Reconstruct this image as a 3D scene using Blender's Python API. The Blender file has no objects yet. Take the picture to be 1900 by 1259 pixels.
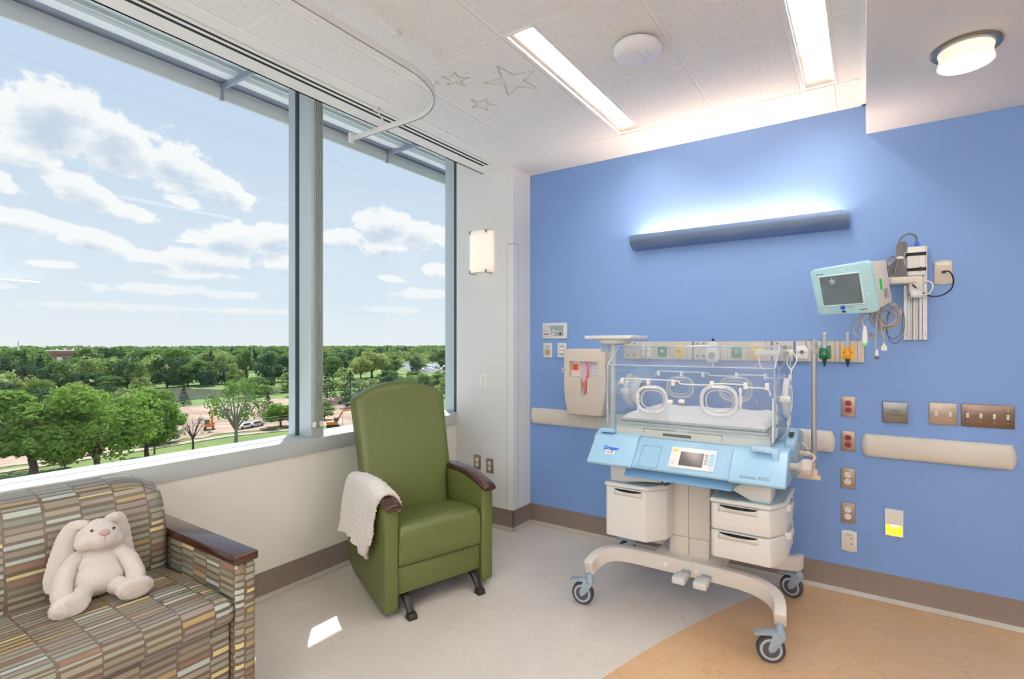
import bpy, bmesh, math, random
from mathutils import Vector, Matrix, Euler
random.seed(7)
C = bpy.context.scene.collection
sc = bpy.context.scene
R = math.radians
PI = math.pi

# ------------------------------------------------------------------ camera
cam_d = bpy.data.cameras.new('camera')
cam = bpy.data.objects.new('camera', cam_d); C.objects.link(cam)
cam.location = (0, 0, 1.411)
cam.rotation_euler = (R(90), 0, R(31.746))
cam_d.sensor_width = 36.0
cam_d.lens = 36.0*939.5/1900
cam_d.shift_x = (950-1025.3)/1900
cam_d.shift_y = (638.2-629.5)/1900
cam_d.clip_start = 0.05; cam_d.clip_end = 6000
sc.camera = cam

# ------------------------------------------------------------------ exposure
sc.view_settings.view_transform = 'Standard'
sc.view_settings.look = 'None'
sc.view_settings.gamma = 1.0
sc.view_settings.exposure = 0.0
sc.view_settings.use_curve_mapping = False
sc.cycles.transparent_max_bounces = 24
sc.cycles.max_bounces = 10
sc.cycles.diffuse_bounces = 6
sc.cycles.sample_clamp_indirect = 6.0
sc.cycles.caustics_reflective = False
sc.cycles.caustics_refractive = False

# ------------------------------------------------------------------ node helper
class NT:
    def __init__(s, tree): s.t = tree; s.n = tree.nodes; s.l = tree.links
    def new(s, typ, **kw):
        nd = s.n.new(typ)
        for k, v in kw.items():
            if k.startswith('i_'):
                key = k[2:]; nd.inputs[int(key) if key.isdigit() else key].default_value = v
            else: setattr(nd, k, v)
        return nd
    def link(s, a, b): s.l.new(a, b)
    def val(s, sock, v):
        if isinstance(v, bpy.types.NodeSocket): s.l.new(v, sock)
        else: sock.default_value = v
    def m(s, op, a, b=None, c=None, clamp=False):
        nd = s.n.new('ShaderNodeMath'); nd.operation = op; nd.use_clamp = clamp
        s.val(nd.inputs[0], a)
        if b is not None: s.val(nd.inputs[1], b)
        if c is not None: s.val(nd.inputs[2], c)
        return nd.outputs[0]
    def ramp(s, fac, pts, mode='LINEAR'):
        nd = s.n.new('ShaderNodeValToRGB'); nd.color_ramp.interpolation = mode
        el = nd.color_ramp.elements
        while len(el) > 1: el.remove(el[-1])
        el[0].position = pts[0][0]; el[0].color = tuple(pts[0][1])+(1,)
        for p, c in pts[1:]:
            e = el.new(p); e.color = tuple(c)+(1,)
        s.val(nd.inputs[0], fac); return nd.outputs[0]
    def mix(s, fac, a, b):
        nd = s.n.new('ShaderNodeMix'); nd.data_type = 'RGBA'
        s.val(nd.inputs[0], fac); s.val(nd.inputs[6], a); s.val(nd.inputs[7], b)
        return nd.outputs[2]
    def smooth(s, v, a, b):
        nd = s.n.new('ShaderNodeMapRange'); nd.interpolation_type = 'SMOOTHSTEP'
        s.val(nd.inputs[0], v); nd.inputs[1].default_value = a; nd.inputs[2].default_value = b
        return nd.outputs[0]

def L1(v):
    v /= 255.0
    return v/12.92 if v <= 0.04045 else ((v+0.055)/1.055)**2.4
def S(r, g, b): return (L1(r), L1(g), L1(b))
def S4(r, g, b): return S(r, g, b)+(1,)

# ------------------------------------------------------------------ sky: gradient, clouds placed by azimuth and elevation (degrees)
world = bpy.data.worlds.new('sky'); sc.world = world; world.use_nodes = True
def make_sky():
    w = NT(world.node_tree); w.n.clear()
    out = w.new('ShaderNodeOutputWorld'); bg = w.new('ShaderNodeBackground')
    tc = w.new('ShaderNodeTexCoord'); sep = w.new('ShaderNodeSeparateXYZ'); w.link(tc.outputs['Generated'], sep.inputs[0])
    x, y, z = sep.outputs
    az = w.m('MULTIPLY', w.m('ARCTAN2', w.m('MULTIPLY', x, -1), y), 180/PI)      # degrees left of +Y
    el = w.m('MULTIPLY', w.m('ARCSINE', z), 180/PI)
    base = w.ramp(w.m('DIVIDE', el, 90.0), [(0.0, S(238, 243, 247)), (0.05, S(228, 238, 248)), (0.12, S(216, 230, 245)), (0.22, S(203, 221, 243)), (0.45, S(178, 204, 238)), (1.0, S(130, 168, 222))])
    # noise in a stretched direction space
    comb = w.new('ShaderNodeCombineXYZ')
    w.link(w.m('MULTIPLY', az, 0.125), comb.inputs[0]); w.link(w.m('MULTIPLY', el, 0.165), comb.inputs[1])
    n1 = w.new('ShaderNodeTexNoise', i_Scale=3.0, i_Detail=10.0, i_Roughness=0.6); w.link(comb.outputs[0], n1.inputs['Vector'])
    off = w.new('ShaderNodeVectorMath', operation='ADD'); off.inputs[1].default_value = (-0.05, 0.12, 0); w.link(comb.outputs[0], off.inputs[0])
    n2 = w.new('ShaderNodeTexNoise', i_Scale=3.0, i_Detail=10.0, i_Roughness=0.6); w.link(off.outputs[0], n2.inputs['Vector'])
    blobs = CLOUDS
    def field(up):
        tot = None; e0 = w.m('ADD', el, up) if up else el
        for (a, e, wa, he, amp, tilt) in blobs:
            da = w.m('SUBTRACT', az, a); de = w.m('SUBTRACT', e0, e)
            de2 = w.m('MULTIPLY_ADD', da, -tilt, de)
            q = w.m('ADD', w.m('POWER', w.m('ABSOLUTE', w.m('DIVIDE', da, wa)), 2.0), w.m('POWER', w.m('ABSOLUTE', w.m('DIVIDE', de2, he*1.22)), 2.0))
            g = w.m('MULTIPLY', w.m('POWER', 2.718, w.m('MULTIPLY', q, -1.0)), amp)
            tot = g if tot is None else w.m('MAXIMUM', tot, g)
        return tot
    tot = field(0.0); tot2 = field(0.9)
    behind = w.m('MULTIPLY', w.smooth(w.m('ABSOLUTE', w.m('SUBTRACT', az, 62.0)), 50.0, 75.0), 0.55)
    tot = w.m('MAXIMUM', tot, behind)
    d1 = w.m('ADD', tot, w.m('MULTIPLY', w.m('SUBTRACT', n1.outputs[0], 0.5), 1.55))
    d2 = w.m('ADD', tot2, w.m('MULTIPLY', w.m('SUBTRACT', n2.outputs[0], 0.5), 1.55))
    cov = w.smooth(d1, 0.38, 0.60)
    shade = w.smooth(d2, 0.55, 1.25)
    cc = w.mix(shade, (0.99, 0.99, 1.0, 1), S4(206, 219, 236))
    low = w.smooth(el, 9.0, 0.0)
    covm = w.m('MULTIPLY', cov, w.m('SUBTRACT', 1.0, w.m('MULTIPLY', low, 0.7)))
    up = w.smooth(el, -2.0, 0.0)
    col = w.mix(covm, base, cc)
    col = w.mix(up, S4(120, 135, 110), col)
    w.link(col, bg.inputs[0]); bg.inputs[1].default_value = 1.03
    w.link(bg.outputs[0], out.inputs[0])
CLOUDS = [  # azimuth, elevation, half width, half height, strength, tilt
    (76.5, 17.6, 4.6, 2.5, 1.15, -0.1), (72.5, 16.9, 4.0, 2.3, 1.15, 0.15), (68.3, 15.6, 3.4, 1.9, 1.1, 0.25), (64.6, 14.5, 2.6, 1.3, 1.05, 0.3), (78.5, 14.6, 3.0, 1.1, 1.0, 0.1),
    (74.6, 12.5, 3.0, 1.1, 1.1, 0.3), (71.6, 11.2, 2.3, 0.7, 1.0, 0.2), (67.6, 12.8, 1.6, 0.55, 1.0, 0.1), (80.5, 12.6, 2.4, 0.9, 1.0, 0.2),
    (78.0, 9.5, 3.0, 0.85, 1.05, 0.1), (74.0, 8.7, 3.4, 0.85, 1.05, 0.15), (70.2, 7.7, 3.0, 0.65, 1.0, 0.1), (64.2, 9.9, 3.2, 1.4, 1.1, -0.05), (60.4, 10.2, 2.8, 1.4, 1.1, 0.0), (66.0, 8.0, 4.0, 0.9, 1.0, 0.0), (59.0, 8.0, 3.2, 0.8, 1.0, 0.0),
    (76.5, 6.4, 2.0, 0.32, 0.9, 0), (67.0, 6.5, 3.8, 0.45, 0.95, 0), (70.0, 4.9, 5.0, 0.5, 0.95, 0), (64.0, 4.7, 3.2, 0.42, 0.9, 0), (79.8, 4.5, 2.2, 0.45, 0.9, 0), (72.0, 3.2, 8.0, 0.32, 0.85, 0), (62.0, 3.2, 5.0, 0.30, 0.8, 0),
    (50.2, 12.5, 3.2, 1.5, 1.2, 0.0), (46.6, 11.7, 2.8, 1.2, 1.15, 0.1), (54.0, 11.1, 2.6, 0.85, 1.0, -0.1), (50.0, 10.5, 2.8, 0.9, 1.05, 0.0), (43.0, 11.4, 2.6, 0.9, 1.0, 0.0),
    (44.6, 7.9, 2.2, 0.75, 1.05, 0), (49.6, 7.0, 1.6, 0.35, 0.95, 0.1), (46.0, 5.5, 4.0, 0.5, 1.0, 0), (49.2, 3.7, 3.0, 0.4, 0.9, 0),
]
make_sky()

# ------------------------------------------------------------------ sun through the window
sun_d = bpy.data.lights.new('sun', 'SUN'); sun_d.energy = 8.5; sun_d.angle = R(0.53); sun_d.color = (1.0, 0.98, 0.94)
sun = bpy.data.objects.new('sun', sun_d); C.objects.link(sun)
sun.rotation_euler = Vector((-0.49, 0.39, 0.845)).to_track_quat('Z', 'Y').to_euler()

# ------------------------------------------------------------------ materials
MATS = {}
def pmat(name, col, rough=0.5, metal=0.0, spec=0.5, emis=None, estr=0.0, bump=None, vary=None, coat=0.0, trans=0.0, sss=0.0, sheen=0.0):
    if name in MATS: return MATS[name]
    mt = bpy.data.materials.new(name); mt.use_nodes = True; MATS[name] = mt
    w = NT(mt.node_tree); b = w.n['Principled BSDF']
    b.inputs['Base Color'].default_value = tuple(col)+(1,)
    b.inputs['Roughness'].default_value = rough; b.inputs['Metallic'].default_value = metal
    b.inputs['Specular IOR Level'].default_value = spec
    b.inputs['Coat Weight'].default_value = coat
    b.inputs['Transmission Weight'].default_value = trans
    b.inputs['Sheen Weight'].default_value = sheen
    if sss: b.inputs['Subsurface Weight'].default_value = sss; b.inputs['Subsurface Radius'].default_value = (0.01, 0.008, 0.006)
    if emis:
        b.inputs['Emission Color'].default_value = tuple(emis)+(1,); b.inputs['Emission Strength'].default_value = estr
    tc = w.new('ShaderNodeTexCoord')
    if vary:    # (scale, amount): broad tonal variation of the material itself
        nz = w.new('ShaderNodeTexNoise', i_Scale=vary[0], i_Detail=4.0); w.link(tc.outputs['Object'], nz.inputs['Vector'])
        c2 = tuple(max(0, c*(1-vary[1])) for c in col)+(1,)
        w.link(w.mix(w.smooth(nz.outputs[0], 0.35, 0.65), tuple(col)+(1,), c2), b.inputs['Base Color'])
    if bump:    # (scale, strength, distance)
        nz = w.new('ShaderNodeTexNoise', i_Scale=bump[0], i_Detail=3.0); w.link(tc.outputs['Object'], nz.inputs['Vector'])
        bp = w.new('ShaderNodeBump', i_Strength=bump[1], i_Distance=bump[2]); w.link(nz.outputs[0], bp.inputs['Height'])
        w.link(bp.outputs[0], b.inputs['Normal'])
    return mt

def clear_mat(name, tint, refl=0.06, haze=0.0, hazecol=(0.9, 0.95, 1.0)):
    """thin clear pane: passes light straight through, with a Fresnel reflection and optional milky body"""
    mt = bpy.data.materials.new(name); mt.use_nodes = True; MATS[name] = mt
    w = NT(mt.node_tree); w.n.clear()
    out = w.new('ShaderNodeOutputMaterial'); tr = w.new('ShaderNodeBsdfTransparent'); tr.inputs[0].default_value = tuple(tint)+(1,)
    gl = w.new('ShaderNodeBsdfGlossy', i_Roughness=0.02); lw = w.new('ShaderNodeLayerWeight', i_Blend=0.5)
    mx = w.new('ShaderNodeMixShader')
    w.link(w.m('MULTIPLY_ADD', w.m('POWER', lw.outputs['Facing'], 5.0), 0.6, refl, clamp=True), mx.inputs[0])
    body = tr.outputs[0]
    if haze:
        df = w.new('ShaderNodeBsdfDiffuse'); df.inputs[0].default_value = tuple(hazecol)+(1,)
        m2 = w.n.new('ShaderNodeMixShader')
        m2.inputs[0].default_value = haze; w.link(tr.outputs[0], m2.inputs[1]); w.link(df.outputs[0], m2.inputs[2]); body = m2.outputs[0]
    w.link(body, mx.inputs[1]); w.link(gl.outputs[0], mx.inputs[2]); w.link(mx.outputs[0], out.inputs[0])
    return mt

# ------------------------------------------------------------------ mesh builder (world coordinates; build() moves them into the thing's frame)
FR = {}
def frame_of(o):
    while o is not None and o.name not in FR: o = o.parent
    return FR[o.name] if o is not None else Matrix()

class MB:
    def __init__(s, M=None): s.v = []; s.f = []; s.mi = []; s.M = M or Matrix(); s.k = 0; s.uv = None
    def add(s, vs, fs):
        b = len(s.v); s.v += [s.M @ Vector(p) for p in vs]
        s.f += [tuple(i+b for i in f) for f in fs]; s.mi += [s.k]*len(fs); return s
    def box(s, x0, x1, y0, y1, z0, z1):
        vs = [(x, y, z) for z in (z0, z1) for y in (y0, y1) for x in (x0, x1)]
        return s.add(vs, [(0, 2, 3, 1), (4, 5, 7, 6), (0, 1, 5, 4), (2, 6, 7, 3), (0, 4, 6, 2), (1, 3, 7, 5)])
    def hexa(s, vs): return s.add(vs, [(0, 3, 2, 1), (4, 5, 6, 7), (0, 1, 5, 4), (1, 2, 6, 5), (2, 3, 7, 6), (3, 0, 4, 7)])
    def prism(s, poly, ax, a0, a1):
        n = len(poly)
        def P(p, a): return {'x': (a, p[0], p[1]), 'y': (p[0], a, p[1]), 'z': (p[0], p[1], a)}[ax]
        vs = [P(p, a0) for p in poly]+[P(p, a1) for p in poly]
        fs = [tuple(range(n))[::-1], tuple(range(n, 2*n))]+[(i, (i+1) % n, n+(i+1) % n, n+i) for i in range(n)]
        return s.add(vs, fs)
    def tube(s, pts, r, n=10, closed=False, cap=True, flat=None):
        """round tube along a path; flat=(w,h) makes a rectangular bar (w sideways, h upright)"""
        pts = [Vector(p) for p in pts]; m = len(pts); rs = r if isinstance(r, (list, tuple)) else [r]*m
        tang = []
        for i in range(m):
            a = pts[(i-1) % m] if (i > 0 or closed) else pts[0]; b = pts[(i+1) % m] if (i < m-1 or closed) else pts[-1]
            tang.append((b-a).normalized())
        up = Vector((0, 0, 1)) if abs(tang[0].z) < 0.9 else Vector((1, 0, 0))
        u = tang[0].cross(up).normalized(); vs = []
        for i in range(m):
            t = tang[i]
            if flat:
                uu = t.cross(Vector((0, 0, 1)))
                u = uu.normalized() if uu.length > 0.05 else (u-t*u.dot(t)).normalized()
            else: u = (u-t*u.dot(t)).normalized()
            v = u.cross(t).normalized()*-1
            if flat:
                w, h = flat[0]/2, flat[1]/2
                ring = [pts[i]+u*a*w+v*b*h for a, b in ((-1, -1), (1, -1), (1, 1), (-1, 1))]
            else: ring = [pts[i]+(u*math.cos(2*PI*k/n)+v*math.sin(2*PI*k/n))*rs[i] for k in range(n)]
            vs += ring
        if flat: n = 4
        fs = []
        for i in range(m if closed else m-1):
            j = (i+1) % m
            fs += [(i*n+k, i*n+(k+1) % n, j*n+(k+1) % n, j*n+k) for k in range(n)]
        if cap and not closed: fs += [tuple(range(n))[::-1], tuple(range((m-1)*n, m*n))]
        return s.add(vs, fs)
    def cyl(s, p0, p1, r, r1=None, n=16): return s.tube([p0, p1], [r, r if r1 is None else r1], n)
    def lathe(s, prof, c=(0, 0, 0), ax='z', n=28, a0=0, a1=2*PI, cap=True):
        full = abs(a1-a0-2*PI) < 1e-4; m = n if full else n+1; vs = []
        for (r, h) in prof:
            for k in range(m):
                a = a0+(a1-a0)*k/n; p = (r*math.cos(a), r*math.sin(a), h)
                if ax == 'y': p = (p[0], p[2], p[1])
                if ax == 'x': p = (p[2], p[0], p[1])
                vs.append((p[0]+c[0], p[1]+c[1], p[2]+c[2]))
        fs = []
        for i in range(len(prof)-1):
            for k in range(n):
                k2 = (k+1) % m; fs.append((i*m+k, i*m+k2, (i+1)*m+k2, (i+1)*m+k))
        if cap and full:
            if prof[0][0] > 1e-4: fs.append(tuple(range(m))[::-1])
            if prof[-1][0] > 1e-4: fs.append(tuple(range((len(prof)-1)*m, len(prof)*m)))
        return s.add(vs, fs)
    def ball(s, c, rx, ry=None, rz=None, nu=20, nv=12, rot=None):
        ry = rx if ry is None else ry; rz = rx if rz is None else rz; vs = []
        for j in range(nv+1):
            t = PI*j/nv
            for k in range(nu):
                p = Vector((rx*math.sin(t)*math.cos(2*PI*k/nu), ry*math.sin(t)*math.sin(2*PI*k/nu), rz*math.cos(t)))
                if rot is not None: p = rot @ p
                vs.append(p+Vector(c))
        fs = [(j*nu+k, (j+1)*nu+k, (j+1)*nu+(k+1) % nu, j*nu+(k+1) % nu) for j in range(nv) for k in range(nu)]
        return s.add(vs, fs)
    def grid(s, fn, nu, nv, closeu=False):
        vs = [fn(i/nu, j/nv) for j in range(nv+1) for i in range(nu+1)]
        return s.add(vs, [(j*(nu+1)+i, j*(nu+1)+i+1, (j+1)*(nu+1)+i+1, (j+1)*(nu+1)+i) for j in range(nv) for i in range(nu)])
    def torus(s, c, R1, R2, r, ax='y', n=40, m=10):
        pts = []
        for k in range(n):
            a = 2*PI*k/n; e = 2.6
            ca, sa = math.cos(a), math.sin(a)
            p = (R1*math.copysign(abs(ca)**(2/e), ca), R2*math.copysign(abs(sa)**(2/e), sa))
            pts.append({'y': (c[0]+p[0], c[1], c[2]+p[1]), 'x': (c[0], c[1]+p[0], c[2]+p[1]), 'z': (c[0]+p[0], c[1]+p[1], c[2])}[ax])
        return s.tube(pts, r, m, closed=True)
    def build(s, name, mats, parent=None, bevel=0.0, seg=2, ang=38, sub=0, solid=0.0, weld=False, boxuv=None, smooth=True, disp=None):
        me = bpy.data.meshes.new(name); inv = frame_of(parent).inverted()
        me.from_pydata([inv @ p for p in s.v], [], s.f)
        for i, k in enumerate(s.mi): me.polygons[i].material_index = k
        bm = bmesh.new(); bm.from_mesh(me)
        if weld: bmesh.ops.remove_doubles(bm, verts=bm.verts, dist=1e-5)
        bmesh.ops.dissolve_degenerate(bm, edges=bm.edges, dist=1e-6)
        bmesh.ops.recalc_face_normals(bm, faces=bm.faces)
        if bevel > 0:
            es = [e for e in bm.edges if len(e.link_faces) == 2 and e.calc_face_angle(0) > R(32)]
            bmesh.ops.bevel(bm, geom=es, offset=bevel, segments=seg, profile=0.5, affect='EDGES', clamp_overlap=True)
        if boxuv: 
            uvl = bm.loops.layers.uv.new('UVMap')
            for f in bm.faces:
                n = f.normal; ax = max(range(3), key=lambda i: abs(n[i]))
                for lp in f.loops:
                    c = lp.vert.co; lp[uvl].uv = boxuv(c, ax)
        bm.to_mesh(me); bm.free()
        o = bpy.data.objects.new(name, me); C.objects.link(o)
        for m in (mats if isinstance(mats, (list, tuple)) else [mats]): me.materials.append(m)
        if smooth:
            me.polygons.foreach_set('use_smooth', [True]*len(me.polygons))
            me.set_sharp_from_angle(angle=R(ang))
        if parent is not None: o.parent = parent
        if solid: md = o.modifiers.new('solid', 'SOLIDIFY'); md.thickness = solid; md.offset = 0
        if sub: md = o.modifiers.new('sub', 'SUBSURF'); md.levels = md.render_levels = sub
        return o

def thing(name, label, cat, loc=(0, 0, 0), rotz=0.0, group=None):
    o = bpy.data.objects.new(name, None); C.objects.link(o); o.empty_display_size = 0.05
    o.location = loc; o.rotation_euler = (0, 0, rotz)
    FR[o.name] = Matrix.Translation(Vector(loc)) @ Matrix.Rotation(rotz, 4, 'Z')
    tag(o, label, cat, group); return o
def tag(o, label, cat, group=None):
    o['label'] = label; o['category'] = cat
    if group: o['group'] = group
    return o
def struct(o): o['kind'] = 'structure'; return o
def copy_tree(o, parent=None):
    c = o.copy(); C.objects.link(c)
    if parent is not None: c.parent = parent
    for ch in o.children: copy_tree(ch, c)
    return c
def arc(c, r, a0, a1, n, plane='xy', z=0):
    out = []
    for i in range(n+1):
        a = R(a0+(a1-a0)*i/n); p = (c[0]+r*math.cos(a), c[1]+r*math.sin(a))
        out.append((p[0], p[1], z) if plane == 'xy' else (p[0], z, p[1]) if plane == 'xz' else (z, p[0], p[1]))
    return out
def lettering(text, size, mat, parent, M, name='lettering', depth=0.0006, bold=0.0, align='CENTER'):
    cu = bpy.data.curves.new('t', 'FONT'); cu.body = text; cu.size = size; cu.extrude = depth; cu.align_x = align; cu.align_y = 'CENTER'; cu.offset = bold
    to = bpy.data.objects.new('t', cu); C.objects.link(to)
    dg = bpy.context.evaluated_depsgraph_get(); dg.update()
    me = bpy.data.meshes.new_from_object(to.evaluated_get(dg)); bpy.data.objects.remove(to)
    me.transform(frame_of(parent).inverted() @ M); me.materials.clear(); me.materials.append(mat)
    me.name = name; o = bpy.data.objects.new(name, me); C.objects.link(o); o.parent = parent; return o
# ------------------------------------------------------------------ palette
white_paint = pmat('white_paint', S(238, 236, 230), 0.55)
cream_wall = pmat('cream_wall_paint', S(232, 229, 218), 0.7, bump=(220, 0.05, 0.002))
pale_wall = pmat('pale_wall_paint', S(230, 231, 231), 0.7, bump=(220, 0.05, 0.002))
blue_wall = pmat('blue_wall_paint', S(121, 155, 209), 0.55, bump=(260, 0.06, 0.002))
soffit_white = pmat('soffit_paint', S(236, 234, 229), 0.7)
alum = pmat('window_aluminium', S(196, 207, 212), 0.35, 0.25)
alum_dark = pmat('gasket_rubber', S(22, 28, 40), 0.6)
sill_m = pmat('sill_paint', S(192, 198, 196), 0.35)
base_m = pmat('taupe_rubber_base', S(128, 114, 104), 0.45)
base_toe = pmat('taupe_base_toe', S(182, 176, 166), 0.35)
black_m = pmat('black_void', (0.004, 0.004, 0.005), 0.8)
steel = pmat('brushed_steel', S(165, 155, 146), 0.36, 0.9)
chrome = pmat('chrome', S(205, 205, 208), 0.14, 1.0)
glass_m = clear_mat('window_glass', (0.97, 0.985, 0.985), 0.024)
grid_m = pmat('ceiling_grid_paint', S(240, 238, 233), 0.5)

def tile_mat():
    mt = pmat('acoustic_tile', S(236, 235, 231), 0.85)
    w = NT(mt.node_tree); b = w.n['Principled BSDF']; tc = w.n['Texture Coordinate']
    nz = w.new('ShaderNodeTexNoise', i_Scale=170.0, i_Detail=2.0); w.link(tc.outputs['Object'], nz.inputs['Vector'])
    spot = w.smooth(nz.outputs[0], 0.40, 0.30)
    w.link(w.mix(w.m('MULTIPLY', spot, 0.8), S4(236, 235, 231), S4(196, 194, 188)), b.inputs['Base Color'])
    bp = w.new('ShaderNodeBump', i_Strength=0.35, i_Distance=0.004); w.link(nz.outputs[0], bp.inputs['Height']); w.link(bp.outputs[0], b.inputs['Normal'])
    return mt
tile_m = tile_mat()

def lino(name, c1, c2, c3, sc_):
    mt = pmat(name, c1, 0.42); w = NT(mt.node_tree); b = w.n['Principled BSDF']; tc = w.n['Texture Coordinate']
    a = w.new('ShaderNodeTexNoise', i_Scale=2.3, i_Detail=6.0, i_Roughness=0.6); w.link(tc.outputs['Object'], a.inputs['Vector'])
    d = w.new('ShaderNodeTexNoise', i_Scale=sc_, i_Detail=5.0, i_Roughness=0.7, i_Distortion=1.2); w.link(tc.outputs['Object'], d.inputs['Vector'])
    col = w.mix(w.smooth(a.outputs[0], 0.35, 0.7), c1+(1,), c2+(1,))
    col = w.mix(w.m('MULTIPLY', w.smooth(d.outputs[0], 0.52, 0.72), 0.6), col, c3+(1,))
    w.link(col, b.inputs['Base Color']); return mt
lino_a = lino('beige_linoleum', S(214, 206, 198), S(207, 198, 190), S(197, 187, 178), 26)
lino_b = lino('tan_linoleum', S(212, 176, 138), S(203, 164, 124), S(180, 140, 104), 22)

# ------------------------------------------------------------------ room constants (metres)
XW, XR, YB, YF, ZT = -2.839, 2.3, 3.328, -2.4, 2.749
XG = -2.976            # glass plane
YC, XC = 3.10, -2.268  # column front and side
ZS, ZH = 0.845, 3.06   # sill top, window head
XB, ZB = 0.0, 2.583    # bulkhead edge and underside

# floor: two linoleum colours meeting along a gentle curve
def bx(y): return -0.95+0.27*(y-1.923)+0.105*(y-1.923)**2 if y > 0.9 else -0.95+0.27*(0.9-1.923)+0.105*(0.9-1.923)**2+0.05*(y-0.9)
ys = [YF+(YB-YF)*i/40 for i in range(41)]
fl = MB()
fl.add([(XW-0.2, y, 0) for y in ys]+[(bx(y), y, 0) for y in ys], [(i, 41+i, 42+i, i+1) for i in range(40)])
fl.k = 1
fl.add([(bx(y), y, 0) for y in ys]+[(XR, y, 0) for y in ys], [(i, 41+i, 42+i, i+1) for i in range(40)])
fl.k = 0
fl.box(XW-0.2, XR, YF, YB, -0.12, -0.02)
struct(fl.build('floor', [lino_a, lino_b]))

struct(MB().box(XC, XR+0.1, YB, YB+0.12, 0, ZH).build('wall_back', blue_wall))
struct(MB().box(XR, XR+0.1, YF, YB, 0, ZH).build('wall_right', pale_wall))
struct(MB().box(XW-0.2, XR+0.1, YF-0.1, YF, 0, ZH).build('wall_front', pale_wall))
w_ = MB().box(-3.07, XW, YF, YC, 0, 0.76)
struct(w_.build('wall_left', cream_wall))
# column in the far corner; beside the window it carries on into the shade pocket
c_ = MB().box(XW, XC, YC, YB+0.12, 0, ZH); c_.box(-3.07, XW, 3.215, YB+0.12, 0, ZH)
struct(c_.build('wall_corner', pale_wall))
struct(MB().box(-3.07, -2.95, YF, YB+0.12, ZH, 3.5).build('wall_over_window', white_paint))

# ceiling: gypsum strip beside the shade pocket, then lay-in tiles
cs = MB().box(-2.567, -2.268, YF, YC, ZT, ZT+0.03); cs.box(-2.567, -2.555, YF, YC, ZT, ZH)
cs.box(-3.05, XR, YF, YB, ZH, ZH+0.1)
cs.box(-2.555, XR, YF, YB, ZT+0.2, ZT+0.25)
struct(cs.build('ceiling_soffit', soffit_white))
gx = [-1.959+0.61*k for k in range(-1, 5)]; gy = [2.977-0.61*k for k in range(0, 10)]
LIGHTS = [(-1.335, 1.757), (-0.274, 1.757), (-1.335, -0.683), (-0.274, -0.683)]     # x of the left edge, near end in y; each 0.145 x 1.22
XSTAR, YSTAR = (-1.959, -1.349), (1.757, 2.367)
def tiles():
    t = MB(); g = 0.0085
    xs = [-2.262]+[x for x in gx if -2.25 < x < XB]+[XB]; yy = sorted([YB]+[y for y in gy if y > YF]+[YF])
    for i in range(len(xs)-1):
        for j in range(len(yy)-1):
            x0, x1, y0, y1 = xs[i]+g, xs[i+1]-g, yy[j]+g, yy[j+1]-g
            cx, cy = (x0+x1)/2, (y0+y1)/2
            if XSTAR[0] < cx < XSTAR[1] and YSTAR[0] < cy < YSTAR[1]: continue
            for (lx, ly) in LIGHTS:
                if ly < cy < ly+1.22:
                    if x0 < lx+0.07 < x1:
                        if lx-x0 < 0.1: x0 = lx+0.145+2*g+0.004
                        else: x1 = lx-2*g-0.004
            t.box(x0, x1, y0, y1, ZT, ZT+0.02)
    struct(t.build('ceiling', tile_m, bevel=0.0015, seg=1))
    b = MB(); z0 = ZT+0.002
    for x in xs[1:-1]: b.box(x-0.0078, x+0.0078, YF, YB, z0, z0+0.03)
    for y in yy[1:-1]:
        cuts = [(-2.262, XB)]
        for (lx, ly) in LIGHTS:
            if ly+0.02 < y < ly+1.20: cuts = [q for a, c in cuts for q in (((a, lx-0.005), (lx+0.15, c)) if a < lx < c else ((a, c),))]
        for a, c in cuts: b.box(a, c, y-0.0077, y+0.0077, z0+0.0002, z0+0.029)
    for (lx, ly) in LIGHTS:
        for xx in (lx-0.013, lx+0.158): b.box(xx-0.0078, xx+0.0078, ly, ly+1.22, z0+0.0001, z0+0.0295)
    b.box(-2.268, -2.25, YF, YB, ZT-0.002, ZT+0.02); b.box(-2.25, XB, YB-0.018, YB, ZT-0.002, ZT+0.02); b.box(XB-0.02, XB, YF, YB, ZT-0.002, ZT+0.02)
    struct(b.build('trim_1', grid_m))
tiles()
# lower soffit on the right
struct(MB().box(XB, XR, YF, YB, ZB, ZT+0.1).build('ceiling_bulkhead', soffit_white, bevel=0.003))

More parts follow.
